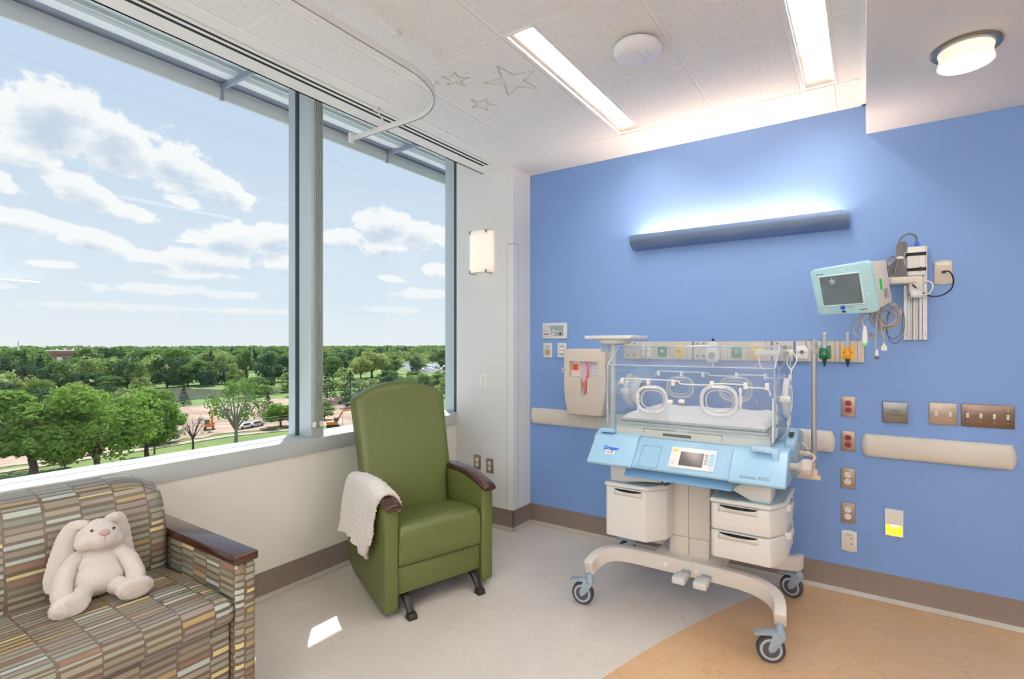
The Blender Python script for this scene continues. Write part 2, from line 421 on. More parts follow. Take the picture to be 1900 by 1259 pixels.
# tile with three stars cut into it
def star_tile():
    g = 0.009; x0, x1, y0, y1 = XSTAR[0]+g, XSTAR[1]-g, YSTAR[0]+g, YSTAR[1]-g
    base = MB().box(x0, x1, y0, y1, ZT, ZT+0.022).build('star_ceiling_tile', tile_m)
    bars = MB()
    for (cx, cy, r, a0) in ((-1.765, 1.92, 0.072, 20), (-1.53, 2.085, 0.15, 62), (-1.82, 2.20, 0.075, 40)):
        ri = r*0.40; pts = []
        for k in range(10):
            a = R(a0+36*k); q = r if k % 2 == 0 else ri; pts.append(Vector((cx+q*math.cos(a), cy+q*math.sin(a), 0)))
        for k in range(10):
            p, q = pts[k], pts[(k+1) % 10]; d = (q-p).normalized(); n = Vector((-d.y, d.x, 0))*(0.0045 if r < 0.1 else 0.006)
            p2, q2 = p-d*0.003, q+d*0.003
            vs = [tuple(v+Vector((0, 0, z))) for z in (ZT-0.01, ZT+0.010) for v in (p2-n, q2-n, q2+n, p2+n)]
            bars.hexa(vs)
    cut = bars.build('cut', tile_m)
    md = base.modifiers.new('b', 'BOOLEAN'); md.object = cut; md.operation = 'DIFFERENCE'; md.solver = 'EXACT'; md.use_self = True
    dg = bpy.context.evaluated_depsgraph_get(); dg.update()
    me = bpy.data.meshes.new_from_object(base.evaluated_get(dg)); base.modifiers.clear(); base.data = me
    bpy.data.objects.remove(cut)
    me.polygons.foreach_set('use_smooth', [False]*len(me.polygons))
    tag(base, 'white acoustic ceiling tile carved with three five-pointed stars', 'ceiling tile')
star_tile()

# windows: frames, panes, mullions
def windows():
    # (y0, y1) of the clear openings between mullions
    MUL = [(1.835, 1.915), (-0.62, -0.54)]
    spans = [(1.915, 3.20), (-0.54, 1.835), (YF, -0.62)]  # last opening lies out of view, added for more daylight
    for i, (a, b) in enumerate(spans):
        root = bpy.data.objects.new('window_%d' % (i+1), None); C.objects.link(root); root.location = (XG, (a+b)/2, ZS); struct(root)
        FR[root.name] = Matrix.Translation(root.location)
        MB().box(XG-0.006, XG+0.006, a-0.005, b+0.005, ZS-0.01, ZH).build('window_pane', glass_m, root)
        f = MB()
        f.box(XG-0.08, XG+0.03, a, b, ZS-0.06, ZS+0.004)
        f.build('sill_rail', alum, root, bevel=0.002)
    for i, (a, b) in enumerate(MUL):
        root = bpy.data.objects.new('trim_%d' % (i+2), None); C.objects.link(root); root.location = (XG, (a+b)/2, ZS); struct(root)
        FR[root.name] = Matrix.Translation(root.location)
        MB().box(-3.10, -3.018, a+0.006, b-0.006, 0.5, ZH).build('outer_cap', alum, root, bevel=0.003)
        MB().box(-3.018, -2.974, a+0.001, b-0.001, 0.5, ZH).build('gasket', alum_dark, root)
        MB().box(-2.974, -2.853, a, b, ZS, ZH).build('mullion', alum, root, bevel=0.002)
        if i == 0:
            for dy in (0.006, 0.050): MB().box(-2.851, -2.832, a+dy, a+dy+0.018, ZS+0.060, ZS+0.095).build('cord_cleat', white_paint, root, bevel=0.005)
            ch = MB()   # ribbed blind channel on the room face
            for k in range(5): ch.box(-2.853, -2.846, a+0.022+k*0.012, a+0.028+k*0.012, ZS+0.06, ZH)
            ch.box(-2.853, -2.843, a+0.004, b-0.002, ZS, ZS+0.055)
            ch.build('blind_channel', pmat('blind_channel_grey', S(168, 176, 170), 0.45), root, bevel=0.001, seg=1)
    # jamb beside the column
    root = bpy.data.objects.new('trim_4', None); C.objects.link(root); root.location = (XG, 3.2, ZS); struct(root); FR[root.name] = Matrix.Translation(root.location)
    MB().box(-3.06, -2.952, 3.2, 3.215, ZS, ZH).build('jamb', alum, root)
    MB().box(-2.952, -2.935, 3.19, 3.215, ZS, ZH).build('blind_guide', pmat('guide_slate', S(72, 82, 98), 0.5), root)
    MB().box(-2.935, -2.839, 3.205, 3.215, ZS, ZH).build('jamb_return', pale_wall, root)
    s = MB().box(-3.0, -2.829, YF, YC, 0.757, ZS); s.box(-3.0, XW-0.0005, YC, 3.215, 0.757, ZS)
    struct(s.build('window_sill', sill_m, bevel=0.003))
windows()

# baseboards with a rounded toe
def baseboard(name, p0, p1, nx, ny):
    d = Vector((p1[0]-p0[0], p1[1]-p0[1], 0)); n = Vector((nx, ny, 0)); o = MB()
    prof = [(0, 0.002), (0.022, 0.002), (0.016, 0.012), (0.008, 0.024), (0.005, 0.04), (0.005, 0.150), (0, 0.152)]
    for k, (i0, i1) in enumerate(((0, 4), (3, 7))):
        pr = prof[i0:i1]+([(0, 0.04)] if k == 0 else []); pr = ([(0, 0.024)] if k else [])+pr
        vs = []
        for q in (p0, p1):
            for (a, z) in pr: vs.append((q[0]+nx*a, q[1]+ny*a, z))
        m = len(pr); o.k = 1 if k == 0 else 0
        o.add(vs, [tuple(range(m)), tuple(range(m, 2*m))]+[(i, (i+1) % m, m+(i+1) % m, m+i) for i in range(m)])
    struct(o.build(name, [base_m, base_toe], ang=25))
baseboard('baseboard_back', (XC, YB), (XR, YB), 0, -1)
baseboard('baseboard_left', (XW, YF), (XW, YC), 1, 0)
baseboard('baseboard_corner', (XW, YC), (XC+0.005, YC), 0, -1)
baseboard('baseboard_corner_side', (XC, YC-0.005), (XC, YB), 1, 0)
baseboard('baseboard_right', (XR, YF), (XR, YB), -1, 0)

# ------------------------------------------------------------------ lamps of the room and added fill lamps
lens_m = pmat('troffer_lens', S(250, 244, 232), 0.5, emis=(1.0, 0.93, 0.84), estr=29.0)
refl_m = pmat('troffer_reflector', S(250, 246, 238), 0.4)
def troffer(lx, ly, label):
    t = thing('recessed_ceiling_light', label, 'ceiling light', (lx+0.0725, ly+0.61, ZT), group='recessed linear ceiling lights')
    x0, x1, y0, y1, z1 = lx+0.002, lx+0.143, ly+0.012, ly+1.208, ZT+0.075
    f = MB()
    for b in ((x0-0.006, x0+0.003, y0-0.006, y1+0.006), (x1-0.003, x1+0.006, y0-0.006, y1+0.006), (x0, x1, y0-0.006, y0+0.003), (x0, x1, y1-0.003, y1+0.006)):
        f.box(*b, ZT-0.002, ZT+0.008)
    f.build('frame', grid_m, t)
    h = MB()
    h.add([(x0, y0, ZT), (x1, y0, ZT), (x1, y1, ZT), (x0, y1, ZT), (x0+0.022, y0+0.045, z1), (x1-0.004, y0+0.045, z1), (x1-0.004, y1-0.045, z1), (x0+0.022, y1-0.045, z1)],
          [(0, 1, 5, 4), (1, 2, 6, 5), (2, 3, 7, 6), (3, 0, 4, 7)])
    h.build('reflector', refl_m, t, solid=0.002)
    MB().box(x0+0.018, x1-0.002, y0+0.03, y1-0.03, z1-0.003, z1+0.004).build('diffuser', lens_m, t)
troffer(*LIGHTS[0], 'glowing linear ceiling light recessed beside the star-carved tile')
troffer(*LIGHTS[1], 'glowing linear ceiling light recessed near the lower white soffit')
troffer(*LIGHTS[2], 'added out-of-view linear ceiling light for fill, over the sofa end of the room')  # this and the next are unseen, added to raise the room light
troffer(*LIGHTS[3], 'added out-of-view linear ceiling light for fill, over the entrance end of the room')

# unseen uplights added on the two walls behind the camera to brighten the ceiling
def fill_trough(label, p0, p1, power):
    d = Vector((p1[0]-p0[0], p1[1]-p0[1], 0)); Lr = d.length; ang = math.atan2(d.y, d.x)
    M = Matrix.Translation((p0[0], p0[1], 0)) @ Matrix.Rotation(ang, 4, 'Z')
    t = thing('wall_uplight', label, 'wall lamp', (p0[0], p0[1], 2.1))
    shell = pmat('uplight_shell', S(120, 140, 172), 0.35, 0.55); z = 2.15
    MB(M).prism([(0.001, z-0.08), (0.06, z-0.06), (0.15, z), (0.146, z+0.004), (0.058, z-0.055), (0.001, z-0.074)], 'x', 0, Lr).build('trough', shell, t)
    MB(M).box(0.04, Lr-0.04, 0.03, 0.125, z-0.022, z-0.016).build('diffuser', pmat('fill_diffuser_%d' % power, (1, 1, 1), 0.5, emis=(0.955, 0.985, 1.03), estr=power), t)
    for a in (-0.004, Lr): MB(M).prism([(0.001, z-0.08), (0.06, z-0.06), (0.15, z), (0.15, z+0.004), (0.001, z+0.004)], 'x', a, a+0.004).build('end_cap', shell, t)
fill_trough('added out-of-view fill uplight on the wall facing the incubator', (-2.2, YF), (1.6, YF), 250)
fill_trough('added out-of-view fill uplight on the side wall by the entrance', (XR, -1.9), (XR, 1.9), 115)
# wall sconce on the column: curved glass shade between four clips
def sconce():
    t = thing('wall_sconce', 'lit frosted glass wall sconce with metal clips on the pale corner column', 'wall lamp', (-2.557, YC, 1.97))
    x0, x1, z0, z1 = -2.672, -2.442, 1.968, 2.286; n = 20
    def sh(u, v): a = (u-0.5)*2; return (x0+(x1-x0)*u, YC-0.012-0.075*(1-a*a)**0.6 if abs(a) < 1 else YC-0.012, z0+(z1-z0)*v)
    MB().grid(sh, n, 4).build('glass_shade', pmat('sconce_glass', S(252, 246, 234), 0.3, emis=(1.0, 0.88, 0.72), estr=0.4), t, solid=0.004)
    MB().box(x0+0.03, x1-0.03, YC-0.02, YC-0.0005, z0+0.02, z1-0.02).build('back_plate', white_paint, t, bevel=0.002)
    for zc, zz in ((z0, -1), (z1, 1)):
        for xx in (x0+0.035, x1-0.035):
            c = MB(); yf = sh((xx-x0)/(x1-x0), 0)[1]
            c.box(xx-0.008, xx+0.008, yf-0.008, YC-0.001, zc+zz*0.005-0.0025, zc+zz*0.005+0.0025)
            c.box(xx-0.009, xx+0.009, yf-0.010, yf-0.005, min(zc+zz*0.006, zc-zz*0.018), max(zc+zz*0.006, zc-zz*0.018))
            c.build('clip', steel, t, bevel=0.001, seg=1)
sconce()

# long up-light over the bed head
def uplight():
    x0, x1 = -1.375, -0.108; yb = YB
    t = thing('wall_uplight', 'long silver-blue wall uplight mounted high on the blue wall', 'wall lamp', ((x0+x1)/2, YB, 2.06))
    shell = pmat('uplight_shell', S(132, 150, 180), 0.35, 0.45)
    prof = []
    for i in range(9):
        a = R(90*i/8); prof.append((yb-0.012-0.085*math.sin(a)-0.012, 2.15-0.085*math.cos(a)))
    inner = [(p[0]+0.004 if i else p[0], p[1]+0.004) for i, p in enumerate(prof)][::-1]
    poly = [(yb-0.001, 2.065)]+prof+inner[:-1]+[(yb-0.001, 2.069)]
    MB().prism(poly, 'x', x0, x1).build('trough', shell, t)
    cap = [(yb-0.001, 2.065)]+prof+[(yb-0.001, 2.15)]
    for a, b in ((x0-0.004, x0), (x1, x1+0.030)): MB().prism(cap, 'x', a, b).build('end_cap', shell, t)
    MB().box(x0+0.06, x1-0.06, yb-0.085, yb-0.035, 2.098, 2.104).build('diffuser', pmat('uplight_tube', (1, 1, 1), 0.5, emis=(1.0, 0.72, 0.52), estr=62.0), t)
uplight()

def ceiling_drum():
    c = (0.335, 2.56)
    t = thing('drum_ceiling_light', 'round glass drum light with a metal ring under the lower soffit', 'ceiling light', (c[0], c[1], ZB))
    MB().lathe([(0.070, ZB-0.001), (0.112, ZB-0.001), (0.112, ZB-0.009), (0.106, ZB-0.013), (0.088, ZB-0.013), (0.070, ZB-0.004)], (c[0], c[1], 0), n=48).build('trim_ring', pmat('lamp_ring_metal', S(150, 146, 142), 0.3, 0.9), t)
    g = pmat('drum_glass', S(250, 244, 230), 0.35, emis=(1.0, 0.90, 0.72), estr=0.55)
    MB().lathe([(0.090, ZB-0.013), (0.085, ZB-0.035), (0.092, ZB-0.064), (0.088, ZB-0.064), (0.081, ZB-0.035), (0.086, ZB-0.013)], (c[0], c[1], 0), n=48).build('glass_drum', g, t)
    MB().lathe([(0.0, ZB-0.046), (0.083, ZB-0.046), (0.083, ZB-0.043), (0.0, ZB-0.043)], (c[0], c[1], 0), n=48).build('diffuser', pmat('drum_diffuser', S(255, 250, 238), 0.4, emis=(1.0, 0.93, 0.80), estr=12.0), t)
ceiling_drum()

def dome():
    c = (-0.868, 2.122)
    t = thing('ceiling_dome', 'white round dome device fixed to a ceiling tile between two lights', 'ceiling device', (c[0], c[1], ZT))
    wh = pmat('dome_plastic', S(230, 231, 236), 0.28)
    MB().lathe([(0.062, ZT), (0.062, ZT-0.012)], (c[0], c[1], 0), n=32).build('mount_base', pmat('dome_base_grey', S(120, 128, 128), 0.5), t)
    MB().lathe([(0.098, ZT-0.012), (0.106, ZT-0.020), (0.106, ZT-0.030), (0.098, ZT-0.045), (0.075, ZT-0.058), (0.04, ZT-0.065), (0.0, ZT-0.067)], (c[0], c[1], 0), n=48).build('cover', wh, t, ang=60)
    seam = pmat('dome_seam', S(205, 207, 214), 0.3)
    def zc(r): return ZT-0.0675+0.040*(r/0.106)**3.2
    s = MB(); pts = []
    for i in range(25):
        a = R(-75+150*i/24); x = -0.055+0.085*math.cos(a); y = 0.088*math.sin(a); pts.append((c[0]+x, c[1]+y, zc(math.hypot(x, y))-0.0002))
    s.tube(pts, 0.0011, 5)
    s.build('seam_line', seam, t)
    ind = MB()
    for i in range(3): ind.ball((c[0]+0.055, c[1]-0.018+i*0.012, zc(0.058)), 0.0022, nu=8, nv=6)
    ind.build('indicator', pmat('indicator_grey', S(150, 155, 165), 0.4), t)
dome()

# curtain track hung under the ceiling
def track():
    z = 2.655
    t = thing('curtain_track', 'white ceiling curtain track bending round toward the window', 'curtain track', (-1.742, 0.5, z))
    pts = [(-1.742, -1.6, z), (-1.742, 0.4, z), (-1.742, 1.2, z)]+arc((-2.122, 1.59), 0.38, 0, 90, 20, 'xy', z)[0:]+[(-2.45, 1.97, z), (-2.645, 1.97, z)]
    tr = pmat('track_paint', S(226, 225, 221), 0.5)
    MB().tube(pts, 0, flat=(0.016, 0.030)).build('rail', tr, t, bevel=0.002, ang=50)
    MB().tube([(p[0], p[1], z-0.0155) for p in pts], 0, flat=(0.004, 0.002)).build('rail_slot', pmat('rail_slot_grey', S(120, 122, 122), 0.6), t, ang=50)
    for (x, y, dx, dy) in ((-1.742, 0.10, -1, 0), (-1.742, 0.98, -1, 0), (-1.742, 1.50, 0.5, 0.0), (-1.853, 1.86, -0.5, 0.5), (-2.36, 1.97, 0, -1)):
        h = MB(); ex, ey = x+dx*0.05, y+dy*0.05
        h.tube([(x, y, z+0.012), (x, y, z+0.035), (ex, ey, ZT-0.012), (ex, ey, ZT-0.001)], 0.0035, 6)
        h.box(ex-0.018, ex+0.018, ey-0.014, ey+0.014, ZT-0.012, ZT-0.001)
        h.build('hanger', tr, t)
    e = MB().box(-2.665, -2.640, 1.955, 1.985, z-0.022, z+0.035); e.build('end_stop', tr, t, bevel=0.002)
track()

# linear air slot along the soffit
def slot():
    t = thing('linear_air_diffuser', 'long white linear ceiling air diffuser with two black slots along the window', 'air vent', (-2.41, 0.4, ZT))
    f = MB(); x = [-2.475, -2.447, -2.425, -2.405, -2.386, -2.360]
    y1 = 2.955
    for a, b in ((0, 1), (2, 3), (4, 5)): f.box(x[a], x[b], YF+0.01, y1, ZT-0.004, ZT-0.0005)
    f.box(x[1], x[4], y1, y1+0.02, ZT-0.004, ZT-0.0005)
    f.build('frame', soffit_white, t)
    for a, b in ((1, 2), (3, 4)): MB().box(x[a], x[b], YF+0.01, y1, ZT-0.0038, ZT-0.0004).build('slot', black_m, t)
slot()

def guard():
    t = thing('corner_guard', 'tall pale corner guard strip on the column edge above the baseboard', 'corner guard', (XC, YC, 0.16))
    MB().prism([(XC+0.004, YC-0.004), (XC+0.004, YC+0.055), (XC+0.0005, YC+0.055), (XC+0.0005, YC-0.0005), (XC-0.055, YC-0.0005), (XC-0.055, YC-0.004)], 'z', 0.156, 2.17).build('guard', pale_wall, t)
    e = MB()
    for (a, b, c, d) in ((XC-0.0575, XC-0.055, YC-0.0042, YC-0.0004), (XC+0.0004, XC+0.0042, YC+0.055, YC+0.0575)): e.box(a, b, c, d, 0.156, 2.17)
    e.box(XC-0.055, XC+0.0045, YC-0.0045, YC+0.055, 2.17, 2.174)
    e.build('edge_trim', pmat('guard_edge_grey', S(128, 128, 130), 0.5), t)
guard()

# ------------------------------------------------------------------ electrical plates
ivory = pmat('ivory_plastic', S(232, 228, 218), 0.35)
putty = pmat('putty_plastic', S(206, 196, 184), 0.45)
red_p = pmat('red_receptacle', S(128, 10, 20), 0.3)
dark_p = pmat('dark_slot', S(30, 26, 26), 0.6)
class Face:
    """draws on a wall that faces -Y at depth y; x to the right, z up"""
    def __init__(s, y): s.y = y
    def slab(s, x0, x1, z0, z1, a, b): return MB().box(x0, x1, s.y-b, s.y-a, z0, z1)
def receptacle(t, F, cx, cz, m, d):
    a = MB().lathe([(0.0165, 0), (0.0165, d*0.4)], (cx, F.y-d*1.25, cz), 'y', 20)
    o = a.build('socket', m, t)
    s = MB()
    for dx in (-0.006, 0.006): s.box(cx+dx-0.0012, cx+dx+0.0012, F.y-d*1.3, F.y-d*1.2, cz-0.001, cz+0.008)
    s.lathe([(0.0024, 0), (0.0024, 0.0006)], (cx, F.y-d*1.31, cz-0.007), 'y', 10)
    s.build('socket_slot', dark_p, o)
def outlet(label, cx, cz, pm, rm, F, group='duplex electrical outlets', w=0.070, h=0.114):
    t = thing('electrical_outlet', label, 'outlet', (cx, F.y, cz), group=group)
    F.slab(cx-w/2, cx+w/2, cz-h/2, cz+h/2, 0.0003, 0.006).build('cover_plate', pm, t, bevel=0.004, seg=2)
    for dz in (0.0195, -0.0195): receptacle(t, F, cx, cz+dz, rm, 0.006)
    MB().lathe([(0.003, 0), (0.003, 0.001)], (cx, F.y-0.0068, cz), 'y', 10).build('screw', steel, t)
FB, FC = Face(YB), Face(YC)
white_p = pmat('white_receptacle', S(240, 240, 236), 0.3)
tanst = pmat('warm_steel_plate', S(164, 148, 132), 0.38, 0.7)
outlet('red duplex outlet on a steel plate, topmost of the outlet column', -0.085, 1.057, tanst, red_p, FB)
outlet('red duplex outlet on a steel plate between the two wall bumpers', -0.086, 0.861, tanst, red_p, FB)
outlet('white duplex outlet on a steel plate, just below the bumper ends', -0.0875, 0.651, tanst, white_p, FB)
outlet('white duplex outlet on a steel plate, just above the ivory data plate', -0.0865, 0.454, tanst, white_p, FB)
outlet('white duplex outlet half hidden behind the green chair arm', -2.618, 0.478, tanst, white_p, FC)
outlet('white duplex outlet on the column, clear of the chair arm', -2.492, 0.464, tanst, white_p, FC)

def toggle_plate(name, label, cat, x0, x1, z0, z1, n, pm, F, group=None, tip=white_p):
    cx, cz = (x0+x1)/2, (z0+z1)/2
    t = thing(name, label, cat, (cx, F.y, cz), group=group)
    F.slab(x0, x1, z0, z1, 0.0003, 0.007).build('cover_plate', pm, t, bevel=0.005, seg=2)
    for k in range(n):
        x = x0+(x1-x0)*(k+0.5)/n
        tg = MB(); tg.box(x-0.0055, x+0.0055, F.y-0.009, F.y-0.006, cz-0.012, cz+0.012); tg.build('toggle_frame', tip, t)
        MB().hexa([(x-0.004, F.y-0.009, cz-0.004), (x+0.004, F.y-0.009, cz-0.004), (x+0.004, F.y-0.009, cz+0.008), (x-0.004, F.y-0.009, cz+0.008),
                   (x-0.0035, F.y-0.020, cz+0.002), (x+0.0035, F.y-0.020, cz+0.002), (x+0.0035, F.y-0.018, cz+0.010), (x-0.0035, F.y-0.018, cz+0.010)]).build('toggle', tip, t, bevel=0.001, seg=1)
        for dz in (0.030, -0.030): MB().lathe([(0.0035, 0), (0.0035, 0.0015)], (x, F.y-0.0085, cz+dz), 'y', 10).build('screw', chrome, t)
    return t
toggle_plate('light_switch_plate', 'two-toggle steel switch plate above the bumper, beside the four-toggle one', 'light switch', 0.284, 0.402, 0.990, 1.104, 2, tanst, FB)
dst = pmat('dark_steel_plate', S(112, 92, 78), 0.34, 0.8)
toggle_plate('light_switch_plate', 'wide dark steel switch plate with four white toggles', 'light switch', 0.417, 0.625, 0.990, 1.106, 4, dst, FB)
t_ = toggle_plate('light_switch_plate', 'white single-toggle switch plate on the pale column', 'light switch', -2.590, -2.520, 1.062, 1.178, 1, white_p, FC, tip=pmat('switch_white', S(222, 222, 222), 0.4))

def push_plate():
    x0, x1, z0, z1 = 0.077, 0.191, 0.985, 1.098; cz = (z0+z1)/2; cx = (x0+x1)/2
    t = thing('push_plate', 'square steel push-to-open door button plate on the blue wall', 'door button', (cx, YB, cz))
    FB.slab(x0+0.003, x1-0.003, z0+0.003, z1-0.003, 0.0003, 0.008).build('backing_box', steel, t)
    FB.slab(x0, x1, z0, z1, 0.008, 0.016).build('plate', pmat('push_plate_steel', S(128, 126, 122), 0.34, 0.85), t, bevel=0.004)
    for s_, dz in (('PUSH', 0.006), ('TO OPEN', -0.013)):
        lettering(s_, 0.017, dark_p, t, Matrix.Translation((cx, YB-0.0163, cz+dz)) @ Matrix.Rotation(R(90), 4, 'X'))
    for dz in (0.036, -0.036): MB().lathe([(0.002, 0), (0.002, 0.001)], (cx, YB-0.0168, cz+dz), 'y', 8).build('screw', dark_p, t)
push_plate()

def data_plate():
    x0, x1, z0, z1 = -0.119, -0.043, 0.238, 0.355; cx = (x0+x1)/2
    t = thing('data_plate', 'ivory data jack plate, lowest of the outlet column', 'data plate', (cx, YB, 0.3))
    MB().prism([(x0, z0+0.004), (cx, z0-0.002), (x1, z0+0.004), (x1, z1-0.004), (cx, z1+0.002), (x0, z1-0.004)], 'y', YB-0.009, YB-0.0003).build('cover_plate', ivory, t, bevel=0.003)
    FB.slab(x0+0.018, x1-0.014, z0+0.022, z1-0.012, 0.009, 0.0105).build('insert', pmat('data_insert', S(224, 219, 208), 0.4), t, bevel=0.001, seg=1)
    for dz in (0.052, 0.082-0.0):
        MB().prism([(cx+0.004, z0+dz-0.004), (cx+0.018, z0+dz-0.004), (cx+0.011, z0+dz-0.010)], 'y', YB-0.0115, YB-0.0103).build('jack', dark_p, t)
    FB.slab(x0+0.024, x1-0.024, z1-0.026, z1-0.016, 0.0103, 0.0112).build('name_strip', pmat('strip_grey', S(190, 188, 182), 0.5), t)
data_plate()

def night_light():
    x0, x1, z0, z1 = 0.089, 0.172, 0.367, 0.511; cx = (x0+x1)/2; zm = z0+0.062
    t = thing('night_light', 'white wall night light glowing amber at its lower half', 'night light', (cx, YB, 0.44))
    o = MB(); o.box(x0, x1, YB-0.012, YB-0.0003, zm, z1); o.box(x0, x0+0.004, YB-0.012, YB-0.0003, z0, zm); o.box(x1-0.004, x1, YB-0.012, YB-0.0003, z0, zm); o.box(x0+0.004, x1-0.004, YB-0.012, YB-0.0003, z0, z0+0.004)
    o.build('cover_plate', pmat('night_light_white', S(236, 234, 228), 0.4), t)
    FB.slab(x0+0.004, x1-0.004, z0+0.004, zm, 0.0003, 0.008).build('amber_lens', pmat('amber_lens', S(255, 190, 40), 0.3, emis=(1.0, 0.56, 0.05), estr=1.25), t)
    MB().ball((cx, YB-0.008, zm-0.006), 0.022, 0.003, 0.006, nu=16, nv=8).build('bulb', pmat('night_bulb', (1, 0.9, 0.6), 0.3, emis=(1.0, 0.8, 0.4), estr=3.0), t)
night_light()

# wall bumper rails: rounded, with D-shaped ends
def bumper(label, x0, x1):
    z0, z1 = 0.787, 0.912; zc = (z0+z1)/2; h = (z1-z0)/2
    t = thing('wall_bumper', label, 'wall bumper', ((x0+x1)/2, YB, zc), group='wall bumpers')
    prof = [(YB-0.0005, -h)]+[(YB-0.004-0.026*math.cos(R(-90+180*i/12))**0.6, h*math.sin(R(-90+180*i/12))) for i in range(13)]+[(YB-0.0005, h)]
    e = 0.040
    bm_ = pmat('bumper_putty', S(216, 210, 199), 0.45, bump=(300, 0.05, 0.002))
    MB().prism([(y, zc+z) for y, z in prof], 'x', x0+e, x1-e).build('rail', bm_, t, ang=50)
    for xa, sg in ((x0+e, -1), (x1-e, 1)):
        vs = []; n = len(prof); m = 6
        for k in range(m+1):
            a = R(90*k/m)
            for (y, z) in prof:
                q = z/h; sc_ = math.cos(a)
                vs.append((xa+sg*e*math.sin(a)*math.sqrt(max(0, 1-0.72*q*q)), YB-0.0005+(y-YB+0.0005)*max(sc_, 0.06), zc+z))
        MB().add(vs, [(k*n+i, k*n+i+1, (k+1)*n+i+1, (k+1)*n+i) for k in range(m) for i in range(n-1)]).build('end_cap', bm_, t, ang=60)
bumper('long cream wall bumper running behind the incubator', -2.257, -0.149)
bumper('cream wall bumper under the steel switch plates', -0.022, 0.634)

# nurse call station and the two small plates under it
def call_panel():
    x0, x1, z0, z1 = -2.146, -1.926, 1.453, 1.575
    t = thing('nurse_call_panel', 'wide white and grey nurse call panel on the blue wall', 'call panel', ((x0+x1)/2, YB, 1.51))
    FB.slab(x0, x1, z0, z1, 0.0003, 0.012).build('housing', pmat('call_housing', S(222, 222, 226), 0.4), t, bevel=0.004)
    y = YB-0.012
    MB().prism([(x0+0.062, z1-0.020), (x1-0.030, z1-0.020), (x1-0.030, z0+0.022), (x0+0.088, z0+0.022)], 'y', y-0.0015, y+0.001).build('key_panel', pmat('call_grey', S(160, 166, 172), 0.45), t)
    MB().prism([(x0+0.014, z0+0.030), (x0+0.062, z0+0.030), (x0+0.062, z0+0.040), (x0+0.014, z0+0.040)], 'y', y-0.001, y+0.001).build('badge', pmat('call_badge', S(110, 104, 108), 0.5), t)
    g = MB()
    for i in range(6):
        for k in range(5): g.box(x0+0.014+k*0.0085, x0+0.0195+k*0.0085, y-0.0008, y+0.001, z0+0.055+i*0.009, z0+0.0585+i*0.009)
    g.build('speaker_grille', pmat('grille_grey', S(186, 188, 192), 0.5), t)
    for (dx, dz, r, m_) in ((0.130, 0.078, 0.010, pmat('call_green', S(36, 160, 120), 0.4)), (0.103, 0.036, 0.011, white_p), (0.104, 0.060, 0.009, white_p)):
        MB().lathe([(r, 0), (r*0.9, -0.004), (0, -0.0045)], (x0+dx, y-0.001, z0+dz), 'y', 18).build('button', m_, t)
    MB().box(x0+0.124, x0+0.138, y-0.003, y, z0+0.052, z0+0.065).build('button', white_p, t)
    MB().box(x0+0.156, x0+0.172, y-0.003, y, z0+0.028, z0+0.046).build('jack', black_m, t)
call_panel()
def small_plate(label, x0, x1, c1, c2):
    z0, z1 = 1.308, 1.42; y = YB-0.008
    t = thing('call_switch_plate', label, 'call switch', ((x0+x1)/2, YB, 1.36))
    FB.slab(x0, x1, z0, z1, 0.0003, 0.008).build('cover_plate', pmat('call_housing', S(222, 222, 226), 0.4), t, bevel=0.003)
    MB().box(x0+0.016, x1-0.016, y-0.001, y+0.001, z0+0.020, z1-0.034).build('insert', pmat('call_grey', S(160, 166, 172), 0.45), t)
    MB().box(x0+0.019, x1-0.019, y-0.004, y, z0+0.058, z0+0.074).build('button', c1, t, bevel=0.001, seg=1)
    MB().box(x0+0.019, x1-0.019, y-0.004, y, z0+0.036, z0+0.052).build('button', c2, t, bevel=0.001, seg=1)
    MB().box(x0+0.018, x1-0.018, y-0.001, y+0.001, z1-0.026, z1-0.020).build('name_strip', pmat('call_badge', S(110, 104, 108), 0.5), t)
small_plate('slim white switch plate with one amber button, under the call panel', -2.140, -2.061, pmat('pale_button', S(206, 208, 210), 0.4), pmat('amber_button', S(214, 156, 60), 0.4))
small_plate('slim white switch plate partly behind the sharps container', -2.012, -1.931, white_p, white_p)

